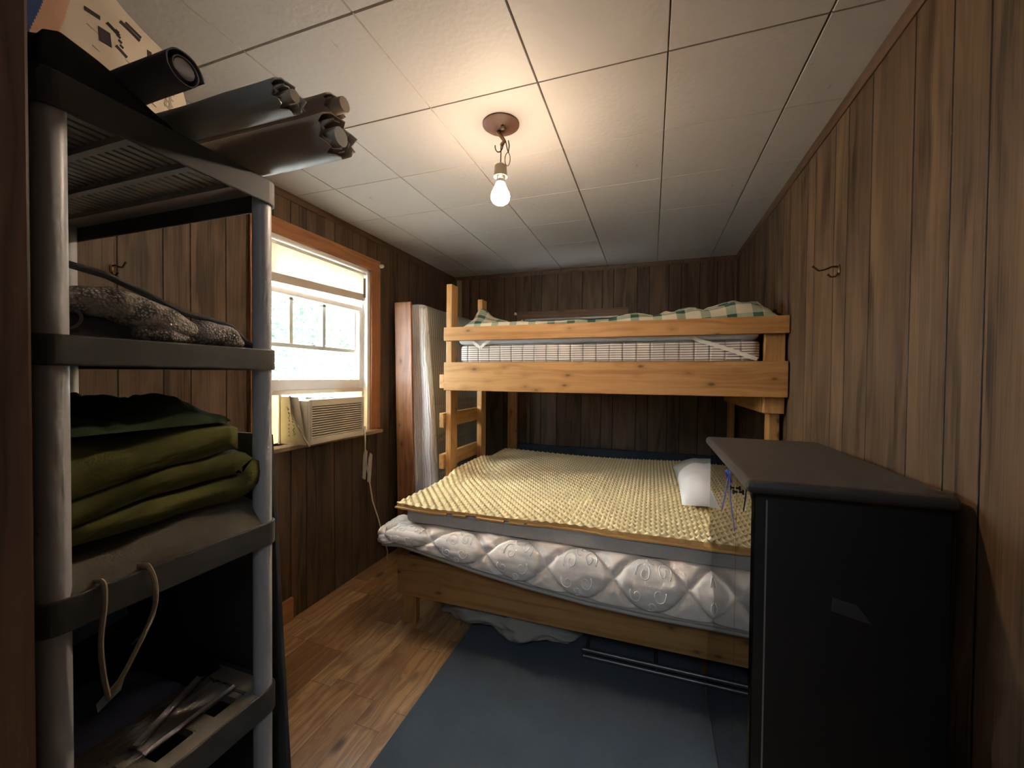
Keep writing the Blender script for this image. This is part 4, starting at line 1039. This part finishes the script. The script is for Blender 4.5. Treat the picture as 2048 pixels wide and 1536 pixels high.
roll('throw_fold', [(.868, .40, z2+.072), (.880, .47, z2+.074), (.888, .55, z2+.050), (.888, .61, z2+.034)], [.020, .032, .030, .018], m_knit, kn, 1)
roll('throw_fold', [(.884, .585, z2+.032), (.888, .62, z2+.034), (.888, .68, z2+.030), (.880, .72, z2+.018)], [.014, .029, .027, .010], m_knit, kn, 2)
roll('throw_fold', [(.888, .50, z2+.026), (.893, .55, z2+.024), (.890, .60, z2+.018)], [.016, .022, .012], m_knit, kn, 3)
# hem of the grey blanket sweeping over the throw
mb = MB()
pts = [(.880, .395, z2+.135), (.888, .46, z2+.124), (.893, .52, z2+.100), (.896, .58, z2+.074), (.896, .64, z2+.066), (.892, .69, z2+.058), (.886, .725, z2+.030), (.880, .765, z2+.008)]
mb.tube([tuple(np.array([float(np.interp(t_, np.linspace(0, 1, 8), [p[c] for p in pts])) for c in range(3)])) for t_ in np.linspace(0, 1, 50)], .0065, 8)
ob = mb.build('hem', m_greyw, grey, smooth=True)
mb = MB(); mb.tube([(.885+.004*math.cos(a), .405+.020*math.cos(a), z2+.040+.020*math.sin(a)) for a in np.linspace(0, 2*PI, 24)[:-1]], .003, 6, closed=True)
ring = mb.build('handle_ring', simple('dark_ring', (0.13, 0.13, 0.14), .4), grey, smooth=True)

# --- third shelf: olive blanket folded on top of a taupe cushion
z3 = .948
m_olive = simple('olive_fleece', (0.105, 0.103, 0.034), 0.9, 0.25, 7, 0.35, 200, **{'Specular IOR Level': 0.12})
m_dgreen = simple('dark_green_fleece', (0.040, 0.055, 0.028), 0.9, 0.2, 9, 0.35, 200, **{'Specular IOR Level': 0.12})
m_taupe = simple('taupe_cloth', (0.135, 0.120, 0.098), 0.9, 0.2, 18, 0.3, 220, **{'Specular IOR Level': 0.12})
def serp(layers, y0, y1, zb, th, x0, x1, seed, mats, name, parent, sag=.03, wav=.012):
    """one cloth folded back and forth; folds show at the far end and the layers at the front"""
    cl = []; r = th*.5
    for L in range(layers):
        za = zb+th*(L+.5); ya, yb = (y0, y1-abs(L-layers/2+.3)*.016) if L % 2 == 0 else (y1-abs(L-layers/2+.3)*.016, y0)
        for k in range(15): cl.append((lerp(ya, yb, k/14), za))
        if L < layers-1:
            sg = 1 if L % 2 == 0 else -1
            for k in range(1, 6):
                a = -PI/2+PI*k/6; cl.append((yb+sg*r*math.cos(a), za+r+r*math.sin(a)))
    n_ = len(cl); nx = 34; t2 = th*.40
    mb = MB(); vs = []
    nrm = []
    for i in range(n_):
        a, b_ = cl[max(0, i-1)], cl[min(n_-1, i+1)]; d = math.hypot(b_[0]-a[0], b_[1]-a[1]) or 1
        nrm.append((-(b_[1]-a[1])/d, (b_[0]-a[0])/d))
    def P(i, j, side):
        y, z = cl[i]; y += nrm[i][0]*t2*side; z += nrm[i][1]*t2*side; u = j/nx; x = lerp(x0, x1, u)
        hfac = (z-zb)/(layers*th)
        z2_ = zb+(z-zb)*(1+.10*nz((x*3, y*5, 0), 1.5, seed))+wav*hfac*math.sin(x*14+y*9+seed)
        z2_ += .010*hfac*nz((x, y, z*4), 12, seed)
        fr = sstep(.8, 1.0, u)
        z2_ -= sag*fr*fr*hfac*interp(y, [.38, .5, .75], [1.8, 1.0, .25])
        x += .020*nz((y*5, z*9, 0), 1.5, seed+4)*fr + .012*math.sin(hfac*PI)*fr
        return (x, y+.008*nz((x, z*4, 0), 8, seed+2), max(zb+.001, z2_))
    for side in (1, -1):
        vs += [P(i, j, side) for i in range(n_) for j in range(nx+1)]
    m = nx+1; A = 0; B = n_*m; fs = []
    for i in range(n_-1):
        for j in range(nx):
            fs.append((A+i*m+j, A+(i+1)*m+j, A+(i+1)*m+j+1, A+i*m+j+1)); fs.append((B+i*m+j, B+i*m+j+1, B+(i+1)*m+j+1, B+(i+1)*m+j))
        fs.append((A+i*m+nx, A+(i+1)*m+nx, B+(i+1)*m+nx, B+i*m+nx)); fs.append((A+i*m, B+i*m, B+(i+1)*m, A+(i+1)*m))
    for i in (0, n_-1):
        for j in range(nx): fs.append((A+i*m+j, A+i*m+j+1, B+i*m+j+1, B+i*m+j))
    mb.add(vs, fs); return mb.build(name, mats, parent, smooth=True, angle=180)
tp = heap('folded_cushion', .30, .912, .368, .790, z3, lambda x, y: (.085+.012*nz((x, y, 0), 9, 5))*interp(y, [.37, .5, .7, .79], [.75, .9, 1.1, .95])*interp(x, [.3, .8, .88, .912], [1, .98, .80, .55]), m_taupe, edge=.12)
tag(tp, 'taupe cloth bundle under the olive blanket on the third shelf', 'blanket')
ol = serp(3, .385, .716, z3+.078, .066, .34, .885, 3, m_olive, 'olive_blanket', None, .05)
tag(ol, 'thick olive green blanket folded in layers on the third shelf', 'blanket')
dg = heap('green_jacket', .36, .875, .372, .702, z3+.272, lambda x, y: .022+.026*max(0, nz((x, y, 0), 10, 8))+.034*math.exp(-((y-.60)/.05)**2)+.010*nz((x, y*2, 0), 26, 3), m_dgreen, edge=.16)
tag(dg, 'dark green fleece lying on top of the olive blanket', 'fleece')
# cord loop and tag hanging from the third shelf
rp = thing('rope_loop', (.94, .46, .95), 'beige rope loop with paper tag hanging over the third shelf edge', 'rope')
m_rope = simple('jute_rope', (0.30, 0.24, 0.19), 0.9, 0.2, 200)
def cr(pts, n_=60):
    P = [Vector(p) for p in pts]; P = [P[0]*2-P[1]]+P+[P[-1]*2-P[-2]]; out = []
    for i in range(1, len(P)-2):
        for k in range(n_//(len(P)-3)):
            t_ = k/(n_//(len(P)-3)); a, b_, c, d = P[i-1], P[i], P[i+1], P[i+2]
            out.append(.5*((2*b_)+(c-a)*t_+(2*a-5*b_+4*c-d)*t_*t_+(3*b_-a-3*c+d)*t_**3))
    out.append(P[-2]); return out
mb = MB(); mb.tube(cr([(.905, .432, .963), (.926, .434, .961), (.931, .433, .925), (.930, .428, .86), (.928, .432, .80), (.926, .440, .748)]), .0042, 8)
mb.tube(cr([(.905, .498, .963), (.926, .502, .961), (.932, .510, .920), (.931, .506, .87), (.929, .478, .81), (.927, .452, .765), (.926, .440, .748)]), .0042, 8)
mb.build('cord', m_rope, rp, smooth=True)
mb = MB(); mb.hexa([(.924, .425, .735), (.924, .458, .752), (.926, .458, .752), (.926, .425, .735)], [(.922, .424, .750), (.922, .466, .780), (.924, .466, .780), (.924, .424, .750)])
mb.build('paper_tag', simple('blue_grey_tag', (0.30, 0.36, 0.43), 0.6), rp)

# --- fourth shelf: black tote, blue cloth, papers
z4 = .5175
m_blacknylon = simple('black_nylon', (0.012, 0.012, 0.014), 0.6, 0.2, 30, 0.3, 150, **{'Specular IOR Level': 0.12})
m_bluebag = simple('slate_blue_plastic', (0.11, 0.17, 0.24), 0.4, 0.1, 12)
tote = thing('tote_bag', (.60, .50, z4), 'black tote bag with slate blue trim at the back of the fourth shelf', 'bag')
bb = heap('bag_body', .14, .455, .380, .700, z4, lambda x, y: .20*(.94+.10*nz((x, y, 0), 8, 3))*interp(y, [.38, .5, .6, .65], [1.0, 1.0, .85, .6]), m_blacknylon, tote, edge=.14)
mb = ribbon(cr([(.470, .39, z4+.135), (.474, .48, z4+.142), (.474, .60, z4+.155), (.468, .70, z4+.166)], 30), .042, (1,0,.2), .003); mb.build('trim_band', m_bluebag, tote)
mb = MB(); mb.tube(cr([(.468, .68, z4+.170), (.472, .735, z4+.180), (.474, .765, z4+.150), (.472, .755, z4+.09), (.462, .715, z4+.05)], 40), .004, 6); mb.build('carry_handle', m_bluebag, tote, smooth=True)
m_bluec = simple('periwinkle_cloth', (0.20, 0.24, 0.42), 0.8, 0.2, 10, **{'Specular IOR Level': 0.12})
bc = heap('blue_cloth', .47, .70, .42, .70, z4+.001, lambda x, y: .030+.014*nz((x*3, y*3, 0), 5, 6), [m_bluec, m_blacknylon], edge=.2)
bc.location = (0, 0, 0)
tag(bc, 'periwinkle blue cloth lying flat on the fourth shelf', 'cloth')
m_paper = simple('lavender_paper', (0.42, 0.40, 0.46), 0.7, 0.06, 10)
m_paper2 = simple('grey_paper', (0.26, 0.24, 0.24), 0.7, 0.1, 10)
def sheet(x, y, w, l, rot, z, mat, label, curl=.01):
    mb = MB(); c, s_ = math.cos(rot), math.sin(rot)
    def f(u, v, o=0):
        a, b_ = (u-.5)*w, (v-.5)*l; return (x+a*c-b_*s_, y+a*s_+b_*c, z+o+curl*(abs(u-.5)*2)**2)
    mb.grid(lambda u, v: f(u, v, .0012), 8, 8); mb.grid(lambda u, v: f(u, v, 0), 8, 8)
    return tag(mb.build('magazine', mat, smooth=True, angle=180), label, 'magazine')
sheet(.800, .640, .070, .190, .10, z4+.004, m_paper2, 'dark grey brown booklet lying flat near the front of the fourth shelf', .004)
sheet(.765, .637, .020, .200, .415, z4+.014, m_paper, 'narrow lavender paper strip lying diagonally over the grey brown booklet', .003)
sheet(.838, .640, .014, .200, .02, z4+.010, m_paper, 'slim pale paper strip along the slots of the fourth shelf', .003)
bl = heap('black_folder', .30, .72, .705, .782, z4+.0005, lambda x, y: .020+.003*nz((x, y, 0), 9, 1), m_blacknylon, edge=.06)
tag(bl, 'black folder lying at the far end of the fourth shelf', 'folder')
# --- top of the unit
z5 = 1.8185
m_wht = simple('cream_woven_sack', (0.70, 0.60, 0.47), 0.65, 0.05, 10, 0.15, 300)
m_org = simple('peach_sack_panel', (0.72, 0.42, 0.28), 0.65, 0.15, 12)
m_sblue = simple('blue_sack_panel', (0.045, 0.09, 0.24), 0.6, 0.15, 12)
m_prt = simple('purple_black_print', (0.045, 0.030, 0.035), 0.6)
m_prg = simple('grey_print', (0.42, 0.36, 0.28), 0.6)
sk = thing('printed_sack', (.5, .6, z5), 'cream printed sack standing on top of the shelving unit', 'sack')
SY0, SY1, SX0, SX1 = .372, .792, .36, .62
def zt_(y): return interp(y, [.37, .50, .62, .68, .74, .775, .792], [2.262, 2.262, 2.250, 2.215, 2.195, 2.115, 2.062])
def sack(u, v, off=0.0):
    """front face: u along y, v up"""
    y = lerp(SY0, SY1, u); top = zt_(y); z = lerp(z5+.004, top, v)
    bulge = .030*math.sin(PI*min(1, max(0, u)))*math.sin(PI*min(1, max(0, v)))
    return (SX1-.028+bulge+.006*nz((0, y, z), 14, 4)+off, y, z)
mb = MB(); mb.grid(lambda u, v: sack(u, v), 200, 160)
mb.mi = [(2 if sum(mb.v[i][1] for i in f)/4-.25*(sum(mb.v[i][2] for i in f)/4-2.0) < .462 else (1 if sum(mb.v[i][1] for i in f)/4-.25*(sum(mb.v[i][2] for i in f)/4-2.0) < .496 else 0)) for f in mb.f]
def back(u, v):
    p = sack(u, v); return (SX0+.02-.03*math.sin(PI*u)*math.sin(PI*v), p[1], p[2])
mb.grid(back, 24, 20)
for k in range(24):
    pass
def side(t0, t1, n_):
    mb.grid(lambda a, b_: tuple(lerp(np.array(back(*t0(a))), np.array(sack(*t0(a))), b_)+np.array((0, 0, 0))), n_, 6)
side(lambda a: (a, 1.0), None, 24); side(lambda a: (a, 0.0), None, 24); side(lambda a: (0.0, a), None, 20); side(lambda a: (1.0, a), None, 20)
def bar(y0, za, y1, zb_, w, mi):
    p = []
    for y, z in ((y0, za), (y1, zb_)):
        u = (y-SY0)/(SY1-SY0); v = (z-z5-.004)/(zt_(y)-z5-.004); p.append(sack(u, v, .0012))
    mb.beam(p[0], p[1], .0012, w, (0, .0, 1) if abs(y1-y0) > abs(zb_-za) else (0, 1, 0), mi)
# printed pictogram: frame, bars, ticks, blobs and lines of small text
bar(.560, 2.165, .588, 2.165, .010, 3); bar(.600, 2.165, .622, 2.150, .008, 3)
bar(.592, 2.140, .592, 2.105, .022, 3); bar(.612, 2.118, .634, 2.106, .008, 3)
for k in range(4): bar(.615+.002*k, 2.160-.011*k, .622+.002*k, 2.157-.011*k, .0055, 3)
bar(.628, 2.192, .668, 2.176, .009, 3); bar(.640, 2.200, .672, 2.187, .007, 3)
bar(.690, 2.168, .690, 2.122, .010, 3); bar(.630, 2.075, .682, 2.052, .007, 3)
bar(.515, 2.045, .530, 2.020, .024, 3)
for k in range(3): bar(.712+.012*k, 2.150-.02*k, .712+.012*k, 2.060-.012*k, .006, 4)
for k in range(6): bar(.700+.004*k, 2.135-.016*k, .748-.001*k, 2.122-.016*k, .003, 4)
bar(.568, 2.085, .700, 2.030, .0022, 4); bar(.560, 2.128, .640, 2.095, .002, 4)
mb.build('sack_body', [m_wht, m_org, m_sblue, m_prt, m_prg], sk, smooth=True, angle=60)
# dark garment heaped at the near end
m_char = simple('charcoal_fleece', (0.030, 0.029, 0.030), 0.95, 0.2, 20, 0.4, 250, **{'Specular IOR Level': 0.12})
gm = heap('charcoal_jacket', .645, .915, .362, .560, z5+.001, lambda x, y: interp(y, [.36, .40, .45, .50, .56], [.085, .105, .085, .060, .030])*(.95+.2*nz((x, y, 0), 12, 2)), m_char, edge=.13)
tag(gm, 'charcoal jacket heaped on the near top corner of the shelving', 'jacket')
m_greyrag = simple('pale_grey_cloth', (0.33, 0.32, 0.30), 0.9, 0.2, 15, 0.3, 200, **{'Specular IOR Level': 0.12})
rg = roll('grey_rag', [(.690, .475, 1.968), (.70, .505, 1.962), (.70, .545, 1.925), (.70, .57, 1.89)], [.008, .026, .026, .010], m_greyrag, None, 6)
tag(rg, 'pale grey rag wedged between the sack and charcoal jacket', 'rag')
def tube_roll(name, end, length, r, tilt, mat, label, cat, sx=1.0, hollow=True, turns=1.6, inner=None, yaw=0.0, jag=.0):
    e = Vector(end); d = Vector((-math.cos(tilt)*math.cos(yaw), -math.sin(yaw), -math.sin(tilt))).normalized()
    s_ = d.cross(Vector((0,0,1))).normalized(); u_ = s_.cross(d)
    t_ = thing(name, (e.x+d.x*length/2, e.y+d.y*length/2, e.z-r), label, cat)
    n_ = int(26*turns); mb = MB(); vs = []
    nl = 14
    for side in (0, 1):
        for i in range(n_+1):
            a = 2*PI*turns*i/n_; rr = r*(1-.45*i/n_)-side*.0025
            for j in range(nl+1):
                l = length*j/nl+ (jag*nz((a*2, 0, 0), 1.3, 3) if j == 0 else 0)
                w = 1+.05*nz((math.cos(a)*2, math.sin(a)*2, l*6), 1.5, r*100)
                vs.append(e+d*l+(s_*math.cos(a)*sx+u_*math.sin(a))*rr*w)
    m = nl+1; B = (n_+1)*m; fs = []
    for i in range(n_):
        for j in range(nl):
            fs.append((i*m+j, (i+1)*m+j, (i+1)*m+j+1, i*m+j+1)); fs.append((B+i*m+j, B+i*m+j+1, B+(i+1)*m+j+1, B+(i+1)*m+j))
        for j in (0, nl): fs.append((i*m+j, B+i*m+j, B+(i+1)*m+j, (i+1)*m+j))
    mb.add(vs, fs); mb.build('wrapped_sheet', mat, t_, smooth=True, angle=60)
    if inner:
        mb = MB(); mb.tube([e-d*inner[1], e+d*length*.95], r*inner[2], 14); mb.build('core', inner[0], t_, smooth=True, angle=60)
    return t_
m_vinyl = simple('dark_vinyl', (0.13, 0.125, 0.145), 0.45, 0.15, 10)
m_film = simple('brown_plastic_film', (0.36, 0.30, 0.25), 0.45, 0.12, 8)
m_film2 = simple('grey_plastic_film', (0.34, 0.325, 0.30), 0.5, 0.12, 8)
m_tan = simple('tan_paper', (0.45, 0.37, 0.28), 0.7, 0.08, 8)
tube_roll('vinyl_roll', (1.012, .517, 1.900), .34, .037, .08, m_vinyl, 'dark vinyl roll with blue end cap on top of the shelving', 'roll', inner=(simple('grey_core', (0.24, 0.23, 0.25), 0.6), .0, .50), yaw=.06)
mb = MB(); 
tube_roll('window_shade_roll', (1.165, .605, 1.872), .62, .033, 0.0, m_film2, 'grey film roll with crumpled end, middle of the shelf top rolls', 'roll', sx=1.35, inner=(m_tan, .018, .35), jag=.02)
tube_roll('window_shade_roll', (1.158, .742, 1.873), .66, .052, 0.0, m_film, 'thick brown film roll sticking out at the far shelf corner', 'roll', sx=1.2, inner=(m_film2, .012, .40), jag=.03, turns=1.9)
tube_roll('window_shade_roll', (1.132, .762, 1.960), .60, .030, 0.0, m_film, 'thin tan roll lying on the thick brown film roll', 'roll', sx=1.3, inner=(m_tan, .03, .55), jag=.02)
